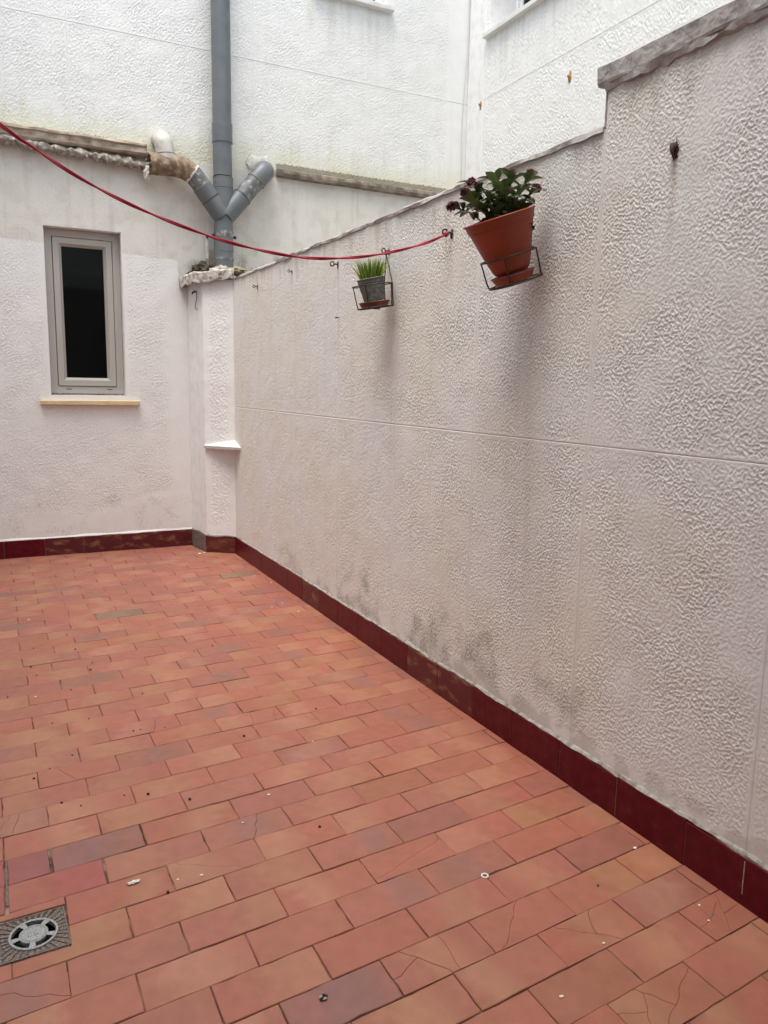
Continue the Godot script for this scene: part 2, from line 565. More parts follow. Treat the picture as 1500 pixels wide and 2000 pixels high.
	M.marble = tri_mat(ramp_tex([[0.0, 0.62, 0.61, 0.60], [0.6, 0.78, 0.78, 0.78], [1.0, 0.80, 0.80, 0.80]], 0.01, 85, 4), 3.0, 0.35)
	M.marble_edge = tri_mat(ramp_tex([[0.0, 0.18, 0.15, 0.12], [0.5, 0.42, 0.39, 0.35], [1.0, 0.62, 0.60, 0.57]], 0.02, 86, 4), 4.0, 0.8)
	M.frame = mat(0.44, 0.415, 0.38, 0.38)
	M.frame_dirt = tri_mat(ramp_tex([[0.0, 0.01, 0.01, 0.008], [0.45, 0.05, 0.045, 0.04], [0.6, 0.30, 0.28, 0.26], [1.0, 0.33, 0.31, 0.285]], 0.03, 91, 4), 3.5, 0.7)
	M.seal = mat(0.012, 0.012, 0.012, 0.7)
	M.sill = tri_mat(ramp_tex([[0.0, 0.55, 0.42, 0.25], [0.6, 0.66, 0.52, 0.32], [1.0, 0.70, 0.57, 0.38]], 0.01, 92, 3), 2.0, 0.6)
	M.white_frame = mat(0.74, 0.75, 0.76, 0.35)
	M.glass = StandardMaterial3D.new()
	M.glass.albedo_color = Color(0.06, 0.075, 0.075, 0.6)  # dark tint stands in for the dimness of the unlit room behind
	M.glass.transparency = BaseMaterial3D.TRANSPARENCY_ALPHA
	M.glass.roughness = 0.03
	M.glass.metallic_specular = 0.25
	M.room = mat(0.38, 0.36, 0.33, 0.9)
	M.iron = mat(0.012, 0.011, 0.010, 0.5)
	M.rust = tri_mat(ramp_tex([[0.0, 0.02, 0.015, 0.012], [0.5, 0.06, 0.035, 0.022], [1.0, 0.16, 0.08, 0.04]], 0.03, 93, 4), 12.0, 0.9)
	M.rust_orange = tri_mat(ramp_tex([[0.0, 0.16, 0.07, 0.02], [0.5, 0.42, 0.24, 0.08], [1.0, 0.62, 0.48, 0.28]], 0.03, 94, 4), 12.0, 0.9)
	M.rope_red = tri_mat(ramp_tex([[0.0, 0.22, 0.004, 0.02], [0.5, 0.34, 0.010, 0.035], [1.0, 0.48, 0.03, 0.07]], 0.03, 95, 3), 14.0, 0.65)
	M.terracotta = tri_mat(ramp_tex([[0.0, 0.20, 0.026, 0.006], [0.5, 0.255, 0.036, 0.009], [1.0, 0.31, 0.052, 0.016]], 0.008, 96, 4), 2.5, 0.5)
	M.saucer_brown = tri_mat(ramp_tex([[0.0, 0.06, 0.018, 0.010], [0.5, 0.15, 0.042, 0.022], [1.0, 0.26, 0.085, 0.045]], 0.01, 97, 4), 5.0, 0.6)
	M.zinc = tri_mat(ramp_tex([[0.0, 0.06, 0.064, 0.058], [0.5, 0.115, 0.12, 0.11], [1.0, 0.24, 0.245, 0.225]], 0.02, 98, 3), 5.0, 0.6)
	M.soil = tri_mat(ramp_tex([[0.0, 0.012, 0.009, 0.007], [1.0, 0.07, 0.05, 0.035]], 0.05, 99, 3), 8.0, 1.0, fine, 0.5)
	M.steel = tri_mat(ramp_tex([[0.0, 0.20, 0.20, 0.20], [0.5, 0.36, 0.36, 0.355], [1.0, 0.52, 0.52, 0.51]], 0.03, 101, 4), 9.0, 0.45, fine, 0.05)
	M.steel.metallic = 0.55
	M.drain_frame = tri_mat(ramp_tex([[0.0, 0.07, 0.05, 0.04], [0.5, 0.16, 0.12, 0.10], [1.0, 0.32, 0.28, 0.25]], 0.03, 102, 4), 8.0, 0.9, fine, 0.2)
	M.black = mat(0.006, 0.006, 0.006, 1.0)
	M.speck = mat(0.015, 0.011, 0.009, 0.9)
	M.chip = mat(0.70, 0.66, 0.60, 0.9)
	M.cable = mat(0.60, 0.57, 0.52, 0.7)
	M.leaf = []
	for c in [[0.105, 0.155, 0.055], [0.135, 0.190, 0.068], [0.075, 0.118, 0.045], [0.175, 0.225, 0.095]]:
		var m := mat(c[0], c[1], c[2], 0.30)
		m.backlight = Color(0.16, 0.28, 0.05)
		M.leaf.append(m)
	M.stem = mat(0.06, 0.065, 0.025, 0.7)
	M.petal = mat(0.105, 0.010, 0.026, 0.65)
	M.petal2 = mat(0.30, 0.07, 0.12, 0.65)
	M.blade = []
	for c in [[0.15, 0.24, 0.02], [0.32, 0.40, 0.05], [0.06, 0.12, 0.014]]:
		var m := mat(c[0], c[1], c[2], 0.5)
		m.backlight = Color(0.25, 0.4, 0.05)
		M.blade.append(m)
	M.brick = brick_material()
	M.wall = wall_material()
	M.facade = facade_material()
	M.side = side_material()
	M.stucco = tri_mat(ramp_tex([[0.0, 0.62, 0.59, 0.55], [0.5, 0.72, 0.70, 0.67], [1.0, 0.77, 0.76, 0.74]], 0.006, 111, 4), 0.5, 0.92, grey_tex(0.06, 112, 2), 0.35)

# 32 prints of fired clay, 4 x 8 in one image
func brick_material() -> StandardMaterial3D:
	var W := 1024
	var g := noise_bytes(W, W, 0.35, 201, 2)
	var bl := noise_bytes(W, W, 0.018, 202, 4)
	var st := noise_bytes(W, W, 0.006, 203, 3)
	var o := PackedByteArray()
	o.resize(W * W * 3)
	var r2 := RandomNumberGenerator.new()
	r2.seed = 77
	var cells := []
	for i in 32:
		var a := Color(0.345, 0.112, 0.068).lerp(Color(0.310, 0.113, 0.073), r2.randf())
		var b := Color(0.345, 0.145, 0.082)
		var k := r2.randf()
		if k < 0.34: b = Color(0.370, 0.155, 0.092)
		elif k < 0.5: b = Color(0.27, 0.112, 0.082)
		elif k < 0.7: b = a
		cells.append([a, b, r2.randf_range(0.2, 0.8), r2.randf_range(0.22, 0.50), r2.randf_range(-0.15, 0.15)])
	for y in W:
		var cy := y / 128
		var fy := (y % 128) / 128.0
		for x in W:
			var q := y * W + x
			var c: Array = cells[cy * 4 + x / 256]
			var fx := (x % 256) / 256.0
			var n1 := bl[q] / 255.0 - 0.5
			var n2 := st[q] / 255.0 - 0.5
			var gr := g[q] / 255.0 - 0.5
			var t: float = clampf(1.15 - absf(fx - c[2] + (fy - 0.5) * c[4] + n1 * 0.14) / c[3], 0, 1)
			t = t * t * (3.0 - 2.0 * t)
			var cc: Color = c[0].lerp(c[1], t)
			var k := 1.0 + n1 * 0.20 + gr * 0.24 + n2 * 0.16
			var dk := 0.0
			if bl[(q * 7 + 12345) % (W * W)] > 215 and g[q] > 190: dk = 0.25
			var r := cc.r * k * (1 - dk); var gg := cc.g * k * (1 - dk) * (1 - n2 * 0.06); var b2 := cc.b * k * (1 - dk) * (1 + n2 * 0.15)
			o[q * 3] = int(clampf(pow(r, 0.4545), 0, 1) * 255)
			o[q * 3 + 1] = int(clampf(pow(gg, 0.4545), 0, 1) * 255)
			o[q * 3 + 2] = int(clampf(pow(b2, 0.4545), 0, 1) * 255)
	var m := StandardMaterial3D.new()
	m.albedo_texture = ImageTexture.create_from_image(Image.create_from_data(W, W, false, Image.FORMAT_RGB8, o))
	m.vertex_color_use_as_albedo = true
	m.roughness = 0.52
	var hm := Image.create_from_data(W, W, false, Image.FORMAT_L8, bl)
	m.heightmap_enabled = true
	m.heightmap_texture = ImageTexture.create_from_image(hm)
	m.heightmap_scale = 0.12
	return m

func sm(a: float, b: float, x: float) -> float:
	var t := clampf((x - a) / (b - a), 0, 1)
	return t * t * (3 - 2 * t)

const WALL_RECT := Rect2(0.6, 0.0, 6.3, 2.62)      # u = -z, v = y
func wall_material() -> StandardMaterial3D:
	var W := 1536
	var H := 640
	var px := WALL_RECT.size.x / W
	var big := noise_bytes(W, H, px / 0.9, 301, 3)
	var mid := noise_bytes(W, H, px / 0.16, 302, 4)
	var fine := noise_bytes(W, H, px / 0.022, 303, 3)
	var run := noise_bytes(W, 40, px / 0.09, 304, 4)      # stretched: water runs
	var o := PackedByteArray()
	o.resize(W * H * 3)
	for y in H:
		var v: float = WALL_RECT.position.y + WALL_RECT.size.y * (1.0 - (y + 0.5) / H)
		for x in W:
			var u: float = WALL_RECT.position.x + WALL_RECT.size.x * (x + 0.5) / W
			var q := y * W + x
			var b := big[q] / 255.0
			var m := mid[q] / 255.0
			var f := fine[q] / 255.0
			var rn := run[(y / 16) * W + x] / 255.0
			var r := 0.710; var g := 0.688; var bl := 0.672
			# yellowed patches
			var yl: float = clampf((b - 0.42 + 0.20 * sm(1.4, 2.6, u) - 0.25 * (1.0 - sm(1.2, 2.0, u))) * 2.0 + (m - 0.5) * 0.45, 0, 1)
			r *= 1.0 - 0.02 * yl; g *= 1.0 - 0.045 * yl; bl *= 1.0 - 0.11 * yl
			# dirty water runs below the pots, and fainter ones elsewhere
			var d := 0.0
			var w1: float = absf(u - 2.50 + 0.10 * (m - 0.5))
			if v < 1.95 and w1 < 0.22:
				d += 0.20 * (1.0 - w1 / 0.22) * sm(0.1, 0.9, v) * (0.35 + 1.1 * rn)
			var w2: float = absf(u - 3.70 + 0.07 * (m - 0.5))
			if v < 1.93 and w2 < 0.13:
				d += 0.20 * (1.0 - w2 / 0.13) * sm(0.4, 1.4, v) * (0.35 + 1.1 * rn)
			d += 0.10 * sm(0.50, 0.85, rn) * sm(0.2, 0.7, m)
			r *= 1.0 - 0.45 * d; g *= 1.0 - 0.50 * d; bl *= 1.0 - 0.56 * d
			# grime along the top edge, with ragged runs
			var top := 2.385 if u > 2.18 else 2.515
			var reach := 0.03 + 0.20 * rn * rn + 0.05 * m
			if top - v < reach:
				var k := (1.0 - (top - v) / reach) * (0.25 + 0.9 * f) * 0.75
				r *= 1.0 - 0.55 * k; g *= 1.0 - 0.57 * k; bl *= 1.0 - 0.58 * k
			# black mould in speckled patches above the skirting
			if v < 0.62:
				var zone := sm(1.7, 2.4, u) * (1.0 - sm(4.6, 6.6, u))
				var reach2 := 0.17 + 0.34 * b * b * (0.4 + zone) + 0.22 * (m - 0.4) * zone      # ragged upper limit
				var patch := sm(0.0, 0.20, reach2 - v) * (0.25 + 0.75 * zone) * sm(0.10, 0.75, m * 0.6 + b * 0.4)
				var sp := sm(0.42, 0.70, f * 0.75 + m * 0.3)
				var k := patch * (0.22 + 0.55 * sp)
				r *= 1.0 - 0.66 * k; g *= 1.0 - 0.64 * k; bl *= 1.0 - 0.62 * k
			# bare smooth mortar strip over the skirting, near end
			if v < 0.20 + 0.05 * m and u < 3.0:
				var k := sm(0.4, 0.6, m + 0.08)
				r = lerpf(r, 0.52, 0.6 * k); g = lerpf(g, 0.48, 0.6 * k); bl = lerpf(bl, 0.45, 0.6 * k)
			# rust runs below hooks
			for hk in [[1.86, 2.22, 0.02, 0.35], [4.45, 2.20, 0.012, 0.5], [5.25, 2.26, 0.015, 0.2], [6.02, 2.24, 0.012, 0.12], [3.21, 2.18, 0.012, 0.12]]:
				var du: float = absf(u - hk[0] + 0.012 * (m - 0.5))
				if du < hk[2] and v < hk[1] and v > hk[1] - hk[3]:
					var k: float = (1.0 - du / hk[2]) * (1.0 - (hk[1] - v) / hk[3]) * (0.3 + rn)
					r *= 1.0 - 0.30 * k; g *= 1.0 - 0.42 * k; bl *= 1.0 - 0.5 * k
			var kk := 0.90 + 0.15 * f + 0.05 * m
			o[q * 3] = int(clampf(pow(r * kk, 0.4545), 0, 1) * 255)
			o[q * 3 + 1] = int(clampf(pow(g * kk, 0.4545), 0, 1) * 255)
			o[q * 3 + 2] = int(clampf(pow(bl * kk, 0.4545), 0, 1) * 255)
	var mm := StandardMaterial3D.new()
	mm.albedo_texture = ImageTexture.create_from_image(Image.create_from_data(W, H, false, Image.FORMAT_RGB8, o))
	mm.roughness = 0.72
	return mm

const FAC_RECT := Rect2(-1.8, 0.0, 6.4, 6.4)
func facade_material() -> StandardMaterial3D:
	var W := 1024
	var px := FAC_RECT.size.x / W
	var mid := noise_bytes(W, W, px / 0.25, 401, 4)
	var fine := noise_bytes(W, W, px / 0.03, 402, 3)
	var run := noise_bytes(W, 48, px / 0.10, 403, 4)
	var o := PackedByteArray()
	o.resize(W * W * 3)
	for y in W:
		var v: float = FAC_RECT.size.y * (1.0 - (y + 0.5) / W)
		for x in W:
			var u: float = FAC_RECT.position.x + FAC_RECT.size.x * (x + 0.5) / W
			var q := y * W + x
			var m := mid[q] / 255.0
			var f := fine[q] / 255.0
			var rn := run[(y * 48 / W) * W + x] / 255.0
			var r := 0.775; var g := 0.770; var b := 0.750
			var fresh := 2.62 - 0.05 * sm(0.3, 1.7, u) + 0.03 * (m - 0.5)
			var bare := 3.42 + (0.16 * (m - 0.35) if u > 1.3 and u < 2.55 else 0.0)
			var old := maxf(sm(-0.015, 0.02, v - fresh), sm(0.0, 0.04, u - 1.55 - 0.03 * m) * sm(0.0, 0.1, v - 2.34))
			if v < bare and old > 0.5:          # old cream coat between the fresh paint and the ledge
				r = 0.715; g = 0.690; b = 0.640
				var k := sm(0.45, 0.8, m) * 0.10 + sm(0.55, 0.85, rn) * 0.08
				if v < 2.75 and u > 1.4: k += 0.40 * sm(0.35, 0.75, f * 0.6 + 0.6 * m) * sm(0.0, 0.25, 2.72 - v + 0.3 * (m - 0.5)) * sm(1.45, 1.75, u)
				r *= 1.0 - k; g *= 1.0 - 1.08 * k; b *= 1.0 - 1.2 * k
			elif v < bare:
				r = 0.800; g = 0.790; b = 0.775
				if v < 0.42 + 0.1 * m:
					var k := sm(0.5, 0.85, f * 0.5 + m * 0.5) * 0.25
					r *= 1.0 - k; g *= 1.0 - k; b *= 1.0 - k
			else:
				# yellow-green tide mark above the ledge
				var t := 3.48 + 0.32 * (0.3 + 0.9 * rn)
				if v < t:
					var k := (t - v) / (t - 3.46) * (0.45 + 0.6 * m) * (0.55 + 0.6 * f)
					r *= 1.0 - 0.18 * k; g *= 1.0 - 0.20 * k; b *= 1.0 - 0.46 * k
				if v < 3.505 + 0.02 * f and (u < 1.33 or u > 2.5):
					r *= 0.45; g *= 0.42; b *= 0.38
				# drips below the upper sill
				if u > 2.8 and u < 3.7 and v < 5.02 and v > 4.45:
					var k := sm(0.40, 0.72, rn) * sm(0.0, 0.45, v - 4.5 + 0.3 * (m - 0.5)) * (0.5 + 0.7 * f)
					r *= 1.0 - 0.10 * k; g *= 1.0 - 0.10 * k; b *= 1.0 - 0.14 * k
				var k2 := sm(0.6, 0.85, rn) * 0.025
				r *= 1.0 - k2; g *= 1.0 - k2; b *= 1.0 - k2 * 1.2
			var kk := 0.945 + 0.07 * f + 0.05 * m
			o[q * 3] = int(clampf(pow(r * kk, 0.4545), 0, 1) * 255)
			o[q * 3 + 1] = int(clampf(pow(g * kk, 0.4545), 0, 1) * 255)
			o[q * 3 + 2] = int(clampf(pow(b * kk, 0.4545), 0, 1) * 255)
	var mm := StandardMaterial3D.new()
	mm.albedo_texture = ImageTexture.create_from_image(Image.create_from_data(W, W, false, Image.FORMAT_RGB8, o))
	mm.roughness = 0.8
	return mm

const SIDE_RECT := Rect2(1.0, 0.0, 6.3, 6.4)
func side_material() -> StandardMaterial3D:
	var W := 512
	var px := SIDE_RECT.size.x / W
	var mid := noise_bytes(W, W, px / 0.25, 411, 4)
	var fine := noise_bytes(W, W, px / 0.04, 412, 3)
	var run := noise_bytes(W, 32, px / 0.08, 413, 4)
	var o := PackedByteArray()
	o.resize(W * W * 3)
	for y in W:
		var v: float = SIDE_RECT.size.y * (1.0 - (y + 0.5) / W)
		for x in W:
			var u: float = SIDE_RECT.position.x + SIDE_RECT.size.x * (x + 0.5) / W
			var q := y * W + x
			var m := mid[q] / 255.0
			var f := fine[q] / 255.0
			var rn := run[(y / 16) * W + x] / 255.0
			var r := 0.775; var g := 0.770; var b := 0.750
			if u < 6.86 and u > 4.2 and v < 4.86 and v > 4.2:
				var k := sm(0.36, 0.7, rn) * sm(0.0, 0.5, v - 4.25 + 0.3 * (m - 0.5)) * (0.5 + 0.7 * f)
				r *= 1.0 - 0.14 * k; g *= 1.0 - 0.14 * k; b *= 1.0 - 0.17 * k
			var kk := 0.945 + 0.07 * f + 0.05 * m
			o[q * 3] = int(clampf(pow(r * kk, 0.4545), 0, 1) * 255)
			o[q * 3 + 1] = int(clampf(pow(g * kk, 0.4545), 0, 1) * 255)
			o[q * 3 + 2] = int(clampf(pow(b * kk, 0.4545), 0, 1) * 255)
	var mm := StandardMaterial3D.new()
	mm.albedo_texture = ImageTexture.create_from_image(Image.create_from_data(W, W, false, Image.FORMAT_RGB8, o))
	mm.roughness = 0.8
	return mm

# ------------------------------------------------------------------ ground and floor
func build_ground() -> void:
	var s := st_new()
	quad(s, Vector3(-40, -0.06, -40), Vector3(40, -0.06, -40), Vector3(40, -0.06, 40), Vector3(-40, -0.06, 40), Vector3.UP)
	var g := put(self, "ground", s.commit(), M.grout)
	g.set_meta("kind", "structure")
	# the neighbour's paved yard behind the boundary wall
	var y := put(self, "yard_paving", box_mesh(Vector3(WX + 0.16, -0.05, FZ + 0.01), Vector3(SX - 0.02, 0.0, BZ - 0.02), 0.002), M.grout)
	y.set_meta("kind", "structure")

const ROW := 0.1388
func row_line(i: float, x: float) -> float:
	return -1.63 - ROW * i - lerpf(0.085, 0.05, clampf((i - 6) / 18.0, 0, 1)) * (x - 0.70)

func build_floor() -> void:
	var fl := Node3D.new()
	fl.name = "patio_floor"
	add_child(fl)
	fl.set_meta("kind", "structure")
	for q in [[LX, FZ, -0.035, BZ], [0.101, FZ, WX + 0.02, BZ], [-0.035, FZ, 0.101, -2.209], [-0.035, -2.073, 0.101, BZ]]:
		put(fl, "mortar_bed", box_mesh(Vector3(q[0], -0.055, q[1]), Vector3(q[2], -0.0052, q[3]), 0.0002), M.mortar)
	var area := PackedVector2Array([Vector2(LX, FZ + 0.012), Vector2(1.645, FZ + 0.012), Vector2(1.69, -6.85), Vector2(1.915, -6.69), Vector2(1.915, BZ), Vector2(LX, BZ)])
	var drain := PackedVector2Array([Vector2(-0.056, -2.232), Vector2(0.124, -2.238), Vector2(0.121, -2.048), Vector2(-0.059, -2.044)])
	var L := 0.294
	var bricks := []           # [polygon, tint, cell, cracked]
	var over := {5: [-0.318, -0.030, 0.250], 6: [-0.31, -0.028, 0.100, 0.39]}
	for i in range(-23, 42):
		var j := []
		var odd: bool = posmod(i, 2) == 1
		var x: float = 0.412 + (0.147 if odd else 0.0) - L * 9 - 0.02 * sm(4, 12, i) + rng.randf_range(-0.012, 0.012)
		while x < 2.3:
			j.append(x + rng.randf_range(-0.006, 0.006))
			x += L
		if over.has(i):
			var keep := []
			for q in j:
				if q < -0.4 or q > over[i][-1] + 0.1: keep.append(q)
			keep.append_array(over[i])
			keep.sort()
			j = keep
		for k in j.size() - 1:
			var a: float = j[k] + 0.0014
			var b: float = j[k + 1] - 0.0014
			if b < LX or a > 1.93: continue
			var w := rng.randf_range(0.0008, 0.0022)
			var w2 := rng.randf_range(0.0008, 0.0022)
			var e := func() -> float: return rng.randf_range(-0.0012, 0.0012)
			var p := PackedVector2Array([Vector2(a, row_line(i + 1, a) + w + e.call()), Vector2(b, row_line(i + 1, b) + w + e.call()), Vector2(b + e.call(), row_line(i, b) - w2 + e.call()), Vector2(a + e.call(), row_line(i, a) - w2 + e.call())])
			if over.has(i) and a < 0.2:
				for t in 4:
					p[t].x = clampf(p[t].x, a + 0.004, b - 0.004)
			var cx := (a + b) / 2
			var cz := row_line(i + 0.5, cx)
			var worn := PackedVector2Array()
			for t in 4:
				var q0 := p[t]
				var q1 := p[(t + 1) % 4]
				var nn := (q1 - q0).orthogonal().normalized()
				var seg := 7 if t % 2 == 0 else 4
				for h in seg:
					var jit := 0.0 if h == 0 else rng.randf_range(-0.0009, 0.0011)
					if h > 0 and rng.randf() < 0.05: jit += 0.0025 * (1.0 if nn.dot((p[0] + p[2]) / 2 - q0) > 0 else -1.0)
					worn.append(q0.lerp(q1, float(h) / seg) + nn * jit)
			var inr := Geometry2D.intersect_polygons(worn, area)
			if inr.is_empty(): continue
			var pcs := Geometry2D.clip_polygons(inr[0], drain)
			for pc in pcs:
				if pc.size() < 3: continue
				var ar := 0.0
				for t in pc.size(): ar += pc[t].cross(pc[(t + 1) % pc.size()])
				if absf(ar) < 0.0006: continue
				var br := rng.randf_range(0.93, 1.06)
				var tint := Color(br * rng.randf_range(0.97, 1.03), br * rng.randf_range(0.93, 1.07), br * rng.randf_range(0.92, 1.08))
				if over.has(i) and cx < 0.2: tint = Color(0.95, 0.72, 0.86)
				elif cz < -4.9 and rng.randf() < 0.3: tint = Color(0.95, 0.91, 1.06)
				elif rng.randf() < 0.05: tint = Color(0.86, 0.90, 1.03)
				if (absf(cx - 0.70) < 0.14 and absf(cz + 5.18) < 0.07) or (absf(cx - 1.66) < 0.15 and absf(cz + 5.86) < 0.07): tint = Color(0.66, 1.05, 1.75)
				var crack := 0
				if cx > 0.95 and cz > -1.72 and rng.randf() < 0.30: crack = 2 + rng.randi() % 4
				elif rng.randf() < 0.05: crack = 1 + rng.randi() % 2
				bricks.append([pc, tint, rng.randi() % 32, crack, Vector2(cx, cz), rng.randf_range(-0.0018, 0.0012), Vector2(rng.randf_range(-1, 1), rng.randf_range(-1, 1)) * 0.007, rng.randi() % 2, rng.randi() % 2])
	# the bricks that show largest are parts of their own; the rest are joined
	var order := []
	for n in bricks.size():
		var c: Vector2 = bricks[n][4]
		var w := Vector3(c.x, 0, c.y)
		var loc := cam.global_transform.affine_inverse() * w
		var score := 0.0
		if loc.z < -0.3:
			var t := tan(deg_to_rad(66.75 / 2))
			if absf(loc.x / -loc.z) < t * 0.75 * 1.06 and absf(loc.y / -loc.z) < t * 1.06:
				score = 1.0 / pow(-loc.z, 3.0)
		order.append([score, n])
	order.sort_custom(func(a, b): return a[0] > b[0])
	var rest := st_new()
	for k in order.size():
		var b: Array = bricks[order[k][1]]
		if k < 300 and order[k][0] > 0:
			var s := st_new()
			brick_into(s, b)
			put(fl, "floor_brick", s.commit(), M.brick)
		else:
			b[3] = 0
			brick_into(rest, b)
	var o := put(fl, "floor_bricks_beyond", rest.commit(), M.brick)
	o.set_meta("kind", "stuff")
	# grey mortar smears in the joints round the repaired bricks
	var lines := [[Vector2(-0.029, -2.30), Vector2(-0.026, -2.62), 0.011], [Vector2(0.098, -2.44), Vector2(0.104, -2.575), 0.006], [Vector2(-0.06, -2.241), Vector2(0.13, -2.247), 0.008], [Vector2(0.13, -2.24), Vector2(0.128, -2.05), 0.009]]
	for l in lines:
		var p := []
		for t in 9:
			var q: Vector2 = l[0].lerp(l[1], t / 8.0)
			p.append(Vector3(q.x + rng.randf_range(-0.002, 0.002), -0.0068 + rng.randf_range(-0.0008, 0.0008), q.y))
		put(fl, "joint_mortar", tube(p, l[2] * 0.42, 8, true, 0.003), M.drain_frame)

func brick_into(s: SurfaceTool, b: Array) -> void:
	var poly: PackedVector2Array = b[0]
	var c: Vector2 = b[4]
	var cell: int = b[2]
	var fx: float = -1.0 if b[7] else 1.0
	var fy: float = -1.0 if b[8] else 1.0
	var uvf := func(q: Vector2) -> Vector2:
		var u := clampf((q.x - c.x) / 0.31 * fx + 0.5, 0.02, 0.98)
		var v := clampf((q.y - c.y) / 0.16 * fy + 0.5, 0.03, 0.97)
		return Vector2((cell % 4 + u) / 4.0, (cell / 4 + v) / 8.0)
	var pieces := [poly]
	for n in b[3]:
		pieces = split_some(pieces)
	for p in pieces:
		var dy: float = b[5] + (rng.randf_range(-0.0006, 0.0003) if b[3] else 0.0)
		slab(s, p, dy, 0.008, 0.0019 if b[3] == 0 else 0.0009, uvf, b[1], b[6])

func split_some(pieces: Array) -> Array:
	var o := []
	var big := 0
	var ba := 0.0
	for i in pieces.size():
		var a := 0.0
		for t in pieces[i].size(): a += pieces[i][t].cross(pieces[i][(t + 1) % pieces[i].size()])
		a = absf(a) * rng.randf_range(0.5, 1.0)
		if a > ba: ba = a; big = i
	for i in pieces.size():
		if i != big:
			o.append(pieces[i]); continue
		var p: PackedVector2Array = pieces[i]
		var c := Vector2.ZERO
		for q in p: c += q
		c /= p.size()
		c += Vector2(rng.randf_range(-0.05, 0.05), rng.randf_range(-0.02, 0.02))
		var d := Vector2.from_angle(rng.randf_range(0, PI))
		var nn := d.orthogonal()
		var bow := rng.randf_range(-1, 1)
		var cut := PackedVector2Array()
		var back := PackedVector2Array()
		for t in 25:
			var q := c + d * lerpf(-0.35, 0.35, t / 24.0) + nn * (rng.randf_range(-0.006, 0.006) + 0.02 * bow * (t - 12.0) * (t - 12.0) / 144.0)
			cut.append(q + nn * 0.0004)
			back.append(q - nn * 0.0004)
		back.reverse()
		cut.append_array(back)
		var got := []
		var left := 0.0
		var whole := 0.0
		for t in p.size(): whole += p[t].cross(p[(t + 1) % p.size()])
		for r in Geometry2D.clip_polygons(p, cut):
			var ra := 0.0
			for t in r.size(): ra += r[t].cross(r[(t + 1) % r.size()])
			if r.size() >= 3 and absf(ra) > 0.00004 and not Geometry2D.triangulate_polygon(r).is_empty():
				got.append(r)
				left += absf(ra)
		if left > absf(whole) * 0.96: o.append_array(got)
		else: o.append(p)
	return o

# ------------------------------------------------------------------ boundary wall
func wall_amp(u: float, v: float) -> float:
	var a := (0.0015 if u < 2.178 else 0.0018) * clampf(0.95 + 0.8 * nc.get_noise_2d(u * 0.8 + 50.0, v * 0.8), 0.45, 1.3)
	a *= sm(0.16, 0.26, v + 0.05 * nc.get_noise_2d(u * 2.0, 9.0))
	var du := (u - 1.40) / 0.10
	var dv := (v - 1.93) / 0.13
	if u < 1.52: a *= clampf(du * du + dv * dv - 0.5, 0.1, 1)          # smooth patched spot at the near end
	return a

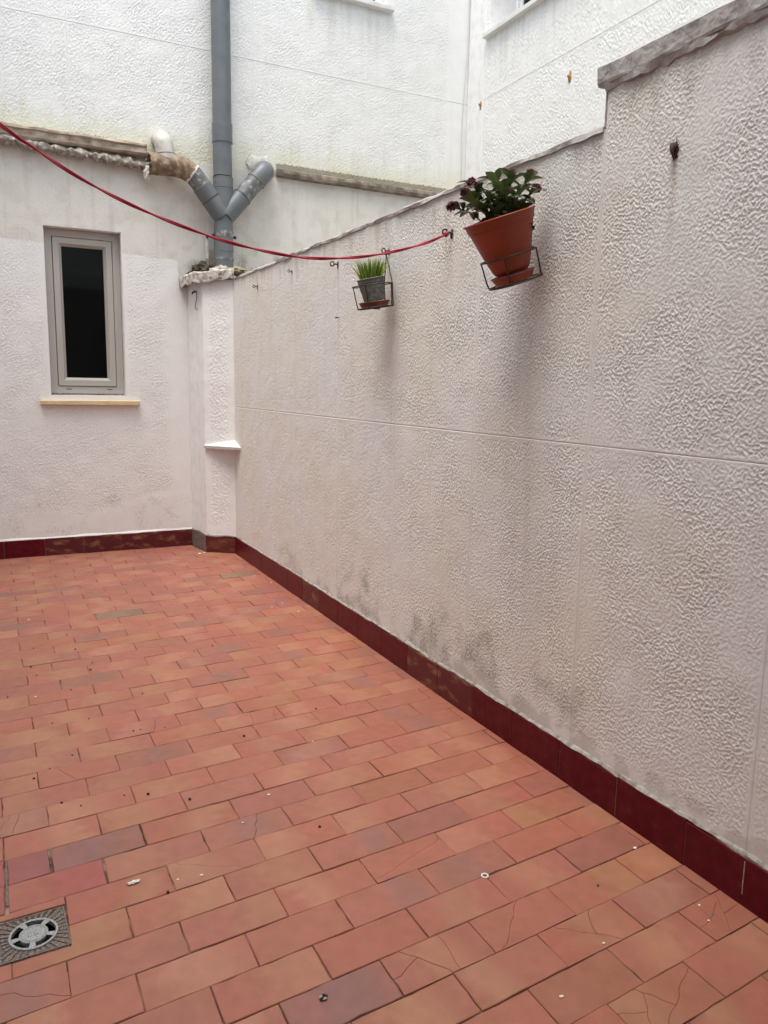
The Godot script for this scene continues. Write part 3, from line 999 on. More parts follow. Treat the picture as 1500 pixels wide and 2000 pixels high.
func build_boundary_wall() -> void:
	var w := thing("boundary_wall", "stippled off-white boundary wall with stains, carrying the two hanging flower pots", "wall", Vector3.ZERO)
	put(w, "masonry_core", box_mesh(Vector3(WX + 0.009, -0.05, -6.96), Vector3(WX + 0.15, 2.378, -2.185), 0.004), M.core)
	put(w, "masonry_core", box_mesh(Vector3(WX + 0.009, -0.05, -2.184), Vector3(WX + 0.15, 2.515, BZ), 0.004), M.core)
	var O := Vector3(WX, 0, 0); var U := Vector3(0, 0, -1); var V := Vector3.UP; var N := Vector3(-1, 0, 0)
	var ju := [-0.15, 0.63, 1.39, 2.178, 2.925, 3.68, 4.44, 5.19, 5.95, 6.90]
	for i in ju.size() - 1:
		var st: float = [0.012, 0.008, 0.0027, 0.0032, 0.0038, 0.0046, 0.0054, 0.0062, 0.0070][i] if ju[i] > 0.5 else 0.014
		if i == 1: st = 0.0032
		var top := 2.515 if ju[i] < 2.1 else 2.38
		relief(w, "stucco_panel", M.wall, O, U, V, N, ju[i], ju[i + 1], 0.0, 1.305, st, WALL_RECT, wall_amp, [1, 1, 1, 1], [], 1.35 if i < 3 else 1.65)
		relief(w, "stucco_panel", M.wall, O, U, V, N, ju[i], ju[i + 1], 1.305, top, st, WALL_RECT, wall_amp, [1, 1, 1, 0], [], 1.35 if i < 3 else 1.65)
	# the step's end face
	put(w, "step_end", box_mesh(Vector3(WX + 0.001, 2.382, -2.1895), Vector3(WX + 0.15, 2.513, -2.1795), 0.002), M.bead)
	# rough mortar finish on top of the lower stretch
	put(w, "top_mortar", rough_bar([Vector2(-0.006, 2.372), Vector2(-0.008, 2.386), Vector2(0.005, 2.394), Vector2(0.148, 2.396), Vector2(0.152, 2.374)], Vector3(WX, 0, 0), Vector3(0, 0, -1), Vector3(1, 0, 0), 2.186, 6.96, 300, 0.006, 0.09, 3.0), M.coping)
	var cp := put(w, "coping", rough_bar([Vector2(-0.014, 2.518), Vector2(-0.018, 2.526), Vector2(-0.020, 2.574), Vector2(-0.010, 2.584), Vector2(0.16, 2.594), Vector2(0.17, 2.52)], Vector3(WX, 0, 0), Vector3(0, 0, -1), Vector3(1, 0, 0), -0.4, 2.212, 170, 0.0024, 0.10, 8.0, 0.006), M.coping)
	cp.set_meta("label", "grey weathered mortar coping on the raised part of the wall")
	put(w, "mortar_joint", rough_bar([Vector2(-0.010, 2.500), Vector2(-0.013, 2.518), Vector2(0.01, 2.520), Vector2(0.01, 2.498)], Vector3(WX, 0, 0), Vector3(0, 0, -1), Vector3(1, 0, 0), -0.4, 2.18, 220, 0.009, 0.16, 14.0), M.coping)
	# skirting tiles
	var z := 0.05
	var n := 0
	while z < 6.70:
		var z2: float = minf(z + 0.31, 6.70)
		var h := 0.150 + rng.randf_range(-0.004, 0.004)
		var o := rng.randf_range(-0.0015, 0.0015)
		var m: Material = M.skirt
		if z > 2.6 and z < 3.2 or z > 4.6 and rng.randf() < 0.3: m = M.skirt_worn
		put(w, "skirting_tile", box_mesh(Vector3(WX - 0.013 + o, -0.004, -z2 + 0.0012), Vector3(WX + 0.004, h, -z - 0.0012), 0.002), m)
		put(w, "tile_grout", box_mesh(Vector3(WX - 0.0105, -0.003, -z2 - 0.0018), Vector3(WX + 0.004, h - 0.006, -z2 + 0.0018), 0.0004), M.skirt_grey)
		z = z2
		n += 1
	# uneven plaster lip that runs down onto the tiles
	put(w, "plaster_lip", rough_bar([Vector2(0.012, 0.144), Vector2(-0.008, 0.149), Vector2(-0.010, 0.153), Vector2(-0.003, 0.160), Vector2(0.012, 0.170)], Vector3(WX, 0, 0), Vector3(0, 0, -1), Vector3(1, 0, 0), 0.2, 6.72, 620, 0.0040, 0.10, 30.0), M.bead)
	# white drip on the tile at the near joint
	put(w, "plaster_drip", rough_bar([Vector2(-0.0155, 0.035), Vector2(-0.0160, 0.14), Vector2(-0.010, 0.14), Vector2(-0.010, 0.035)], Vector3(WX, 0, 0), Vector3(0, 0, -1), Vector3(1, 0, 0), 1.3775, 1.3805, 2, 0.001, 1.0, 60.0), M.bead)

# ------------------------------------------------------------------ building with the small window
func fac_amp(u: float, v: float) -> float:
	var a := 0.0027 * clampf(0.9 + 0.6 * nc.get_noise_2d(u * 0.7 + 90.0, v * 0.7), 0.45, 1.25)
	if v < 3.42:
		a *= sm(0.30, 0.42, v - 0.16 * sm(0.7, 1.6, u) + 0.04 * nc.get_noise_2d(u * 2.0, 3.0))
		a *= 1.0 - sm(1.42, 1.52, u + 0.04 * nc.get_noise_2d(3.0, v * 2.0)) * (1.0 if v < 2.4 else 0.6)
		if v > 2.62 and v < 3.42: a *= 0.6
	if u > 4.30: a *= 0.15
	# plain margin round the window
	var e: float = maxf(maxf(0.491 - u, u - 1.108), maxf(1.30 - v, v - 2.765))
	if e < 0.06: a *= clampf((e - 0.015) / 0.03, 0, 1)
	return a

func window_unit(b: Node3D, called: String, lo: Vector3, hi: Vector3, fm: Material) -> void:
	pass

func build_facade() -> void:
	var b := thing("apartment_building", "white stippled building facade with the small grey window and skirting tiles", "building", Vector3.ZERO)
	# masonry round the openings
	var x0 := 0.491; var x1 := 1.108; var y0 := 1.385; var y1 := 2.765      # small window
	var X0 := 2.90; var X1 := 3.61; var Y0 := 5.065; var Y1 := 6.25          # upper window
	var zb := FZ - 0.012
	var s := st_new()
	box(s, Vector3(LX - 0.3, -0.05, FZ - 0.40), Vector3(x0, 4.9, zb), 0.001)
	box(s, Vector3(x1, -0.05, FZ - 0.40), Vector3(SX + 0.4, 4.9, zb), 0.001)
	box(s, Vector3(x0, -0.05, FZ - 0.40), Vector3(x1, y0, zb), 0.001)
	box(s, Vector3(x0, y1, FZ - 0.40), Vector3(x1, 4.9, zb), 0.001)
	box(s, Vector3(LX - 0.3, 4.9, FZ - 0.40), Vector3(X0, 9.5, zb), 0.001)
	box(s, Vector3(X1, 4.9, FZ - 0.40), Vector3(SX + 0.4, 9.5, zb), 0.001)
	box(s, Vector3(X0, 4.9, FZ - 0.40), Vector3(X1, Y0, zb), 0.001)
	box(s, Vector3(X0, Y1, FZ - 0.40), Vector3(X1, 9.5, zb), 0.001)
	put(b, "masonry_core", s.commit(), M.plain_white)
	var O := Vector3(0, 0, FZ); var U := Vector3.RIGHT; var V := Vector3.UP; var N := Vector3.BACK
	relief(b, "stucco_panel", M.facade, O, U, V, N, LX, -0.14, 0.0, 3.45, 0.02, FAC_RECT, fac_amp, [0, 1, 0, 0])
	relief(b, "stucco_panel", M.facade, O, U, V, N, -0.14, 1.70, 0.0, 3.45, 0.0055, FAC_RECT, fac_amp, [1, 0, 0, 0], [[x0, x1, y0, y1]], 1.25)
	relief(b, "stucco_panel", M.facade, O, U, V, N, 1.70, SX, 2.0, 3.45, 0.008, FAC_RECT, fac_amp, [0, 0, 0, 0], [], 1.25)
	var jx := [LX, -0.80, 0.74, 2.29, 3.42, SX]
	for i in jx.size() - 1:
		var st := 0.0068 if i > 0 else 0.02
		relief(b, "stucco_panel", M.facade, O, U, V, N, jx[i], jx[i + 1], 3.45, 4.352, st, FAC_RECT, fac_amp, [1 if i > 0 else 0, 1 if i < 4 else 0, 0, 2], [], 1.25)
		relief(b, "stucco_panel", M.facade, O, U, V, N, jx[i], jx[i + 1], 4.352, 5.75, st, FAC_RECT, fac_amp, [1 if i > 0 else 0, 1 if i < 4 else 0, 1, 0], [[X0, X1, Y0, Y1]], 1.25)
	put(b, "upper_wall", box_mesh(Vector3(LX, 5.75, FZ - 0.011), Vector3(X0, 9.5, FZ), 0.002), M.stucco)
	put(b, "upper_wall", box_mesh(Vector3(X1, 5.75, FZ - 0.011), Vector3(SX, 9.5, FZ), 0.002), M.stucco)
	put(b, "upper_wall", box_mesh(Vector3(X0, Y1, FZ - 0.011), Vector3(X1, 9.5, FZ), 0.002), M.stucco)
	# small window: reveals, frame, sash, pane
	var dz := FZ - 0.085          # front of the frame
	var rv := st_new()
	box(rv, Vector3(x0 - 0.012, y0, dz - 0.06), Vector3(x0 + 0.004, y1, FZ - 0.001), 0.003)
	box(rv, Vector3(x1 - 0.004, y0, dz - 0.06), Vector3(x1 + 0.012, y1, FZ - 0.001), 0.003)
	box(rv, Vector3(x0 + 0.004, y1 - 0.004, dz - 0.06), Vector3(x1 - 0.004, y1 + 0.012, FZ - 0.001), 0.003)
	put(b, "window_reveal", rv.commit(), M.white_smooth)
	var win := Node3D.new()
	win.name = "window"
	b.add_child(win, true)
	win.set_meta("label", "narrow grey aluminium window with panes tinted dark for the unlit room behind")
	var f0 := Vector3(x0 + 0.006, y0 + 0.012, dz - 0.05); var f1 := Vector3(x1 - 0.006, y1 - 0.006, dz)
	mitred(win, "frame", f0, f1, 0.062, M.frame)
	put(win, "frame_foot", box_mesh(Vector3(x0 + 0.006, y0 - 0.001, dz - 0.05), Vector3(x1 - 0.006, y0 + 0.014, dz + 0.004), 0.002), M.frame_dirt)
	var g0 := f0 + Vector3(0.062, 0.062, 0); var g1 := f1 - Vector3(0.062, 0.062, 0)
	put(win, "seal", frame_mesh(g0 + Vector3(0, 0, 0.004), Vector3(g1.x, g1.y, dz - 0.012), 0.006), M.seal)
	mitred(win, "sash", g0 + Vector3(0.004, 0.004, 0.008), Vector3(g1.x - 0.004, g1.y - 0.004, dz + 0.008), 0.050, M.frame)
	var p0 := g0 + Vector3(0.054, 0.054, 0); var p1 := g1 - Vector3(0.054, 0.054, 0)
	bead_frame(win, "glazing_bead", p0, p1, dz + 0.006, M.frame)
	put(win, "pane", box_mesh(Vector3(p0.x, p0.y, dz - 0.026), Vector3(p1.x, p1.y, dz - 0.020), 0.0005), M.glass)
	for t in [0.24, 0.80]:
		var xx := lerpf(f0.x, f1.x, t)
		put(win, "weep_slot", box_mesh(Vector3(xx - 0.022, f0.y + 0.034, dz - 0.004), Vector3(xx + 0.022, f0.y + 0.040, dz + 0.0012), 0.0004), M.seal)
	room(b, Vector3(x0 - 1.2, 0.1, FZ - 4.2), Vector3(x1 + 1.0, y1 + 0.2, FZ - 0.40))
	var sl := put(b, "window_sill", rough_bar([Vector2(-0.10, 1.350), Vector2(0.044, 1.342), Vector2(0.050, 1.336), Vector2(0.050, 1.306), Vector2(0.044, 1.300), Vector2(-0.02, 1.300)], Vector3(0, 0, FZ), Vector3.RIGHT, Vector3.BACK, 0.405, 1.212, 40, 0.0012, 0.1, 5.0, 0.004), M.sill)
	sl.set_meta("label", "cream stone sill below the small grey window")
	put(b, "sill_bed", rough_bar([Vector2(-0.10, 1.346), Vector2(-0.10, 1.386), Vector2(-0.072, 1.384), Vector2(-0.060, 1.352)], Vector3(0, 0, FZ), Vector3.RIGHT, Vector3.BACK, x0, x1, 40, 0.003, 0.2, 6.0), M.dirt)
	# upper window
	upper_window(b, "upper_window", Vector3(X0, Y0, FZ - 0.16), Vector3(X1, Y1, FZ - 0.11))
	put(b, "window_sill", rough_bar([Vector2(-0.15, 5.078), Vector2(0.060, 5.066), Vector2(0.068, 5.060), Vector2(0.066, 5.028), Vector2(0.058, 5.022), Vector2(-0.02, 5.022)], Vector3(0, 0, FZ), Vector3.RIGHT, Vector3.BACK, 2.845, 3.665, 40, 0.0018, 0.1, 15.0, 0.004), M.plain_white)
	var uv := st_new()
	box(uv, Vector3(X0 - 0.012, Y0 + 0.014, FZ - 0.20), Vector3(X0 + 0.004, Y1, FZ - 0.001), 0.003)
	put(b, "window_reveal", uv.commit(), M.white_smooth)
	uv = st_new()
	box(uv, Vector3(X1 - 0.004, Y0 + 0.014, FZ - 0.20), Vector3(X1 + 0.012, Y1, FZ - 0.001), 0.003)
	put(b, "window_reveal", uv.commit(), M.white_smooth)
	room(b, Vector3(X0 - 1.2, 3.6, FZ - 4.2), Vector3(X1 + 0.9, Y1 + 0.2, FZ - 0.40))
	# skirting
	var xj := [-1.20, -0.885, -0.57, -0.255, 0.063, 0.382, 0.697, 1.014, 1.332, 1.650]
	for i in xj.size() - 1:
		var h := 0.150 + rng.randf_range(-0.003, 0.004)
		var m: Material = M.skirt
		if i >= 5: m = M.skirt_worn
		put(b, "skirting_tile", box_mesh(Vector3(xj[i] + 0.0014, -0.004, FZ - 0.004), Vector3(xj[i + 1] - 0.0014, h, FZ + 0.013 + rng.randf_range(-0.001, 0.002)), 0.002), m)
		put(b, "tile_grout", box_mesh(Vector3(xj[i + 1] - 0.002, -0.003, FZ - 0.004), Vector3(xj[i + 1] + 0.002, h - 0.006, FZ + 0.0105), 0.0004), M.skirt_grey)
	put(b, "plaster_lip", rough_bar([Vector2(-0.012, 0.143), Vector2(0.008, 0.148), Vector2(0.010, 0.154), Vector2(0.002, 0.164), Vector2(-0.012, 0.176)], Vector3(0, 0, FZ), Vector3.RIGHT, Vector3.BACK, -1.2, 1.66, 260, 0.0035, 0.10, 70.0), M.white_smooth)

func frame_mesh(lo: Vector3, hi: Vector3, w: float) -> Mesh:
	var s := st_new()
	box(s, lo, Vector3(lo.x + w, hi.y, hi.z), 0.001)
	box(s, Vector3(hi.x - w, lo.y, lo.z), hi, 0.001)
	box(s, Vector3(lo.x + w, lo.y, lo.z), Vector3(hi.x - w, lo.y + w, hi.z), 0.001)
	box(s, Vector3(lo.x + w, hi.y - w, lo.z), Vector3(hi.x - w, hi.y, hi.z), 0.001)
	return s.commit()

# four mitred bars with a rounded front, each a mesh of its own
func mitred(parent: Node3D, called: String, lo: Vector3, hi: Vector3, w: float, m: Material) -> void:
	var node := Node3D.new()
	node.name = called
	parent.add_child(node, true)
	var c := [Vector2(lo.x, lo.y), Vector2(hi.x, lo.y), Vector2(hi.x, hi.y), Vector2(lo.x, hi.y)]
	var i4 := [Vector2(lo.x + w, lo.y + w), Vector2(hi.x - w, lo.y + w), Vector2(hi.x - w, hi.y - w), Vector2(lo.x + w, hi.y - w)]
	for k in 4:
		var k2 := (k + 1) % 4
		var s := st_new()
		var d: Vector2 = (c[k2] - c[k]).normalized()
		var inn := Vector2(-d.y, d.x)
		var gap := d * 0.0003
		var prof := [[0.0, lo.z], [0.0, hi.z - 0.003], [0.05, hi.z], [0.95, hi.z], [1.0, hi.z - 0.003], [1.0, lo.z]]
		for t in prof.size() - 1:
			var a: Vector2 = c[k].lerp(i4[k], prof[t][0]) + gap
			var b: Vector2 = c[k2].lerp(i4[k2], prof[t][0]) - gap
			var a2: Vector2 = c[k].lerp(i4[k], prof[t + 1][0]) + gap
			var b2: Vector2 = c[k2].lerp(i4[k2], prof[t + 1][0]) - gap
			var n := Vector3(0, 0, 1)
			if t == 0: n = Vector3(-inn.x, -inn.y, 0)
			elif t == 1: n = Vector3(-inn.x, -inn.y, 1)
			elif t == 3: n = Vector3(inn.x, inn.y, 1)
			elif t == 4: n = Vector3(inn.x, inn.y, 0)
			quad(s, Vector3(a.x, a.y, prof[t][1]), Vector3(b.x, b.y, prof[t][1]), Vector3(b2.x, b2.y, prof[t + 1][1]), Vector3(a2.x, a2.y, prof[t + 1][1]), n)
		put(node, "bar", s.commit(), m)

# sloped bead round the pane
func bead_frame(parent: Node3D, called: String, lo: Vector3, hi: Vector3, z: float, m: Material) -> void:
	var c := [Vector2(lo.x, lo.y), Vector2(hi.x, lo.y), Vector2(hi.x, hi.y), Vector2(lo.x, hi.y)]
	var w := 0.020
	var i4 := [Vector2(lo.x + w, lo.y + w), Vector2(hi.x - w, lo.y + w), Vector2(hi.x - w, hi.y - w), Vector2(lo.x + w, hi.y - w)]
	for k in 4:
		var k2 := (k + 1) % 4
		var s := st_new()
		var d: Vector2 = (c[k2] - c[k]).normalized()
		var inn := Vector2(-d.y, d.x)
		quad(s, Vector3(c[k].x, c[k].y, z), Vector3(c[k2].x, c[k2].y, z), Vector3(i4[k2].x, i4[k2].y, z - 0.024), Vector3(i4[k].x, i4[k].y, z - 0.024), Vector3(inn.x, inn.y, 0.8))
		quad(s, Vector3(i4[k].x, i4[k].y, z - 0.024), Vector3(i4[k2].x, i4[k2].y, z - 0.024), Vector3(i4[k2].x, i4[k2].y, z - 0.05), Vector3(i4[k].x, i4[k].y, z - 0.05), Vector3(inn.x, inn.y, 0))
		put(parent, called, s.commit(), m)

func room(b: Node3D, lo: Vector3, hi: Vector3) -> void:
	var s := st_new()
	var t := 0.05
	box(s, lo, Vector3(hi.x, hi.y, lo.z + t), 0.001)
	box(s, Vector3(lo.x, lo.y, lo.z + t), Vector3(lo.x + t, hi.y, hi.z), 0.001)
	box(s, Vector3(hi.x - t, lo.y, lo.z + t), Vector3(hi.x, hi.y, hi.z), 0.001)
	box(s, Vector3(lo.x + t, lo.y, lo.z + t), Vector3(hi.x - t, lo.y + t, hi.z), 0.001)
	box(s, Vector3(lo.x + t, hi.y - t, lo.z + t), Vector3(hi.x - t, hi.y, hi.z), 0.001)
	put(b, "room_behind_window", s.commit(), M.room)

func upper_window(b: Node3D, called: String, lo: Vector3, hi: Vector3) -> void:
	var win := Node3D.new()
	win.name = called
	b.add_child(win, true)
	mitred(win, "frame", lo, hi, 0.026, M.white_frame)
	var xm := (lo.x + hi.x) / 2
	mitred(win, "sash", Vector3(lo.x + 0.026, lo.y + 0.026, lo.z - 0.01), Vector3(xm + 0.02, hi.y - 0.026, hi.z - 0.028), 0.034, M.white_frame)
	mitred(win, "sash", Vector3(xm + 0.024, lo.y + 0.026, lo.z + 0.01), Vector3(hi.x - 0.026, hi.y - 0.026, hi.z - 0.006), 0.034, M.white_frame)
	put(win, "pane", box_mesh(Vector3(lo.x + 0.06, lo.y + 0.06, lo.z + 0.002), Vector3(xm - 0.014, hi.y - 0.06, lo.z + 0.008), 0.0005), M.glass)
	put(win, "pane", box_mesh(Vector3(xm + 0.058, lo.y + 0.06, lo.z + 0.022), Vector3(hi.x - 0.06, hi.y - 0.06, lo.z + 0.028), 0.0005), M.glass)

func side_amp(u: float, v: float) -> float:
	var a := 0.0030 * clampf(0.9 + 0.8 * nc.get_noise_2d(u * 0.7 + 190.0, v * 0.7), 0.45, 1.25)
	if u > 6.92: a *= 0.1
	return a

func build_side_facade() -> void:
	var b := thing("neighbour_building", "white stippled facade beyond the boundary wall, with the upper window at the picture's top", "building", Vector3.ZERO)
	var u0 := 5.45; var u1 := 6.87; var y0 := 4.905; var y1 := 6.2       # opening, u = -z
	var xb := SX + 0.012
	var s := st_new()
	box(s, Vector3(xb, -0.05, FZ - 0.011), Vector3(SX + 0.40, y0, BZ), 0.001)
	box(s, Vector3(xb, y1, FZ - 0.011), Vector3(SX + 0.40, 9.5, BZ), 0.001)
	box(s, Vector3(xb, y0, FZ - 0.011), Vector3(SX + 0.40, y1, -u1), 0.001)
	box(s, Vector3(xb, y0, -u0), Vector3(SX + 0.40, y1, BZ), 0.001)
	put(b, "masonry_core", s.commit(), M.plain_white)
	var O := Vector3(SX, 0, 0); var U := Vector3(0, 0, -1); var V := Vector3.UP; var N := Vector3(-1, 0, 0)
	for r in [[2.0, 3.70, 0.012], [3.70, 5.40, 0.010], [5.40, 7.219, 0.009]]:
		relief(b, "stucco_panel", M.side, O, U, V, N, r[0], r[1], 2.0, 4.32, r[2], SIDE_RECT, side_amp, [1 if r[0] > 2.1 else 0, 1 if r[1] < 7 else 0, 0, 2])
		relief(b, "stucco_panel", M.side, O, U, V, N, r[0], r[1], 4.32, 6.3, r[2] + 0.002, SIDE_RECT, side_amp, [1 if r[0] > 2.1 else 0, 1 if r[1] < 7 else 0, 1, 0], [[u0, u1, y0, y1]])
	put(b, "upper_wall", box_mesh(Vector3(SX, 6.3, FZ + 0.001), Vector3(SX + 0.011, 9.5, BZ), 0.002), M.stucco)
	put(b, "lower_wall", box_mesh(Vector3(SX, 0.0, FZ + 0.001), Vector3(SX + 0.011, 2.0, BZ), 0.002), M.stucco)
	put(b, "lower_wall", box_mesh(Vector3(SX, 2.0, -2.0), Vector3(SX + 0.011, 6.3, BZ), 0.002), M.stucco)
	# smooth corner fillet strip
	put(b, "corner_band", box_mesh(Vector3(SX - 0.006, 2.0, -7.213), Vector3(SX + 0.003, 9.4, -6.93), 0.002), M.white_smooth)
	var rv := st_new()
	box(rv, Vector3(SX + 0.001, y0 + 0.012, -u1 - 0.012), Vector3(SX + 0.40, y1, -u1 + 0.004), 0.003)
	put(b, "window_reveal", rv.commit(), M.white_smooth)
	rv = st_new()
	box(rv, Vector3(SX + 0.001, y0 + 0.012, -u0 - 0.004), Vector3(SX + 0.40, y1, -u0 + 0.012), 0.003)
	put(b, "window_reveal", rv.commit(), M.white_smooth)
	var holder := Node3D.new()
	holder.name = "window_place"
	# the unit is built facing +z and turned to face -x
	var win := Node3D.new()
	win.name = "upper_window"
	b.add_child(win, true)
	holder.free()
	var w := u1 - u0
	var tmp := Node3D.new()
	b.add_child(tmp)
	upper_window(tmp, "upper_window", Vector3(-w / 2, y0 + 0.01, -0.05), Vector3(w / 2, y1, 0))
	var made := tmp.get_child(0)
	for c in made.get_children():
		made.remove_child(c)
		win.add_child(c, true)
	b.remove_child(tmp)
	tmp.free()
	win.rotation.y = -PI / 2
	win.position = Vector3(SX + 0.31, 0, -(u0 + u1) / 2)
	put(b, "window_sill", rough_bar([Vector2(-0.34, 4.918), Vector2(0.050, 4.904), Vector2(0.058, 4.898), Vector2(0.056, 4.864), Vector2(0.048, 4.858), Vector2(-0.02, 4.858)], Vector3(SX, 0, 0), Vector3(0, 0, -1), Vector3(-1, 0, 0), 5.38, 6.90, 60, 0.0016, 0.1, 25.0, 0.004), M.plain_white)
	var s2 := st_new()
	var lo := Vector3(SX + 0.40, 3.6, -u1 - 0.3); var hi := Vector3(SX + 4.2, y1 + 0.2, -u0 + 1.5)
	box(s2, Vector3(hi.x - 0.05, lo.y, lo.z), hi, 0.001)
	box(s2, lo, Vector3(hi.x - 0.05, lo.y + 0.05, hi.z), 0.001)
	box(s2, Vector3(lo.x, hi.y - 0.05, lo.z), Vector3(hi.x - 0.05, hi.y, hi.z), 0.001)
	box(s2, Vector3(lo.x, lo.y + 0.05, lo.z), Vector3(hi.x - 0.05, hi.y - 0.05, lo.z + 0.05), 0.001)
	box(s2, Vector3(lo.x, lo.y + 0.05, hi.z - 0.05), Vector3(hi.x - 0.05, hi.y - 0.05, hi.z), 0.001)
	put(b, "room_behind_window", s2.commit(), M.room)

# the facades that close the patio outside the frame and shade the boundary wall
func build_enclosure() -> void:
	var a := thing("house_facade", "plain pale facade closing the patio on its left, outside the picture", "building", Vector3(LX, 0, 0))
	put(a, "wall", box_mesh(Vector3(-0.3, -0.05, FZ + 0.01), Vector3(0, 8.5, BZ), 0.004), M.stucco)
	var blocker := thing("added_shade_slab", "added unseen balcony slab over the photographer, outside the picture, shading the near wall", "light_blocker", Vector3(0, 3.02, 0))  # unseen slab, added to darken the near upper end of the boundary wall
	put(blocker, "slab", box_mesh(Vector3(LX + 0.002, 0, -0.55), Vector3(SX - 0.002, 0.18, BZ - 0.002), 0.006), M.stucco)
	var c := thing("house_facade", "plain pale facade behind the photographer, outside the picture", "building", Vector3(0, 0, BZ))
	put(c, "wall", box_mesh(Vector3(LX - 0.3, -0.05, 0.002), Vector3(SX + 0.4, 9.5, 0.3), 0.004), M.stucco)

# ------------------------------------------------------------------ pilaster in the corner

func prism(poly: Array, y0: float, y1: float) -> Mesh:
	var s := st_new()
	var c := Vector2.ZERO
	for q in poly: c += q
	c /= poly.size()
	for i in poly.size():
		var a: Vector2 = poly[i]; var b: Vector2 = poly[(i + 1) % poly.size()]
		var m := (a + b) / 2 - c
		quad(s, Vector3(a.x, y0, a.y), Vector3(b.x, y0, b.y), Vector3(b.x, y1, b.y), Vector3(a.x, y1, a.y), Vector3(m.x, 0, m.y))
		tri(s, Vector3(a.x, y1, a.y), Vector3(b.x, y1, b.y), Vector3(c.x, y1, c.y), Vector3.UP)
		tri(s, Vector3(a.x, y0, a.y), Vector3(b.x, y0, b.y), Vector3(c.x, y0, c.y), Vector3.DOWN)
	return s.commit()

func pil_amp(u: float, v: float) -> float:
	var a := 0.0028
	a *= sm(0.035, 0.06, u) * (1.0 - sm(0.20, 0.235, u)) * sm(0.20, 0.30, v) * (1.0 - sm(2.24, 2.31, v))
	return a

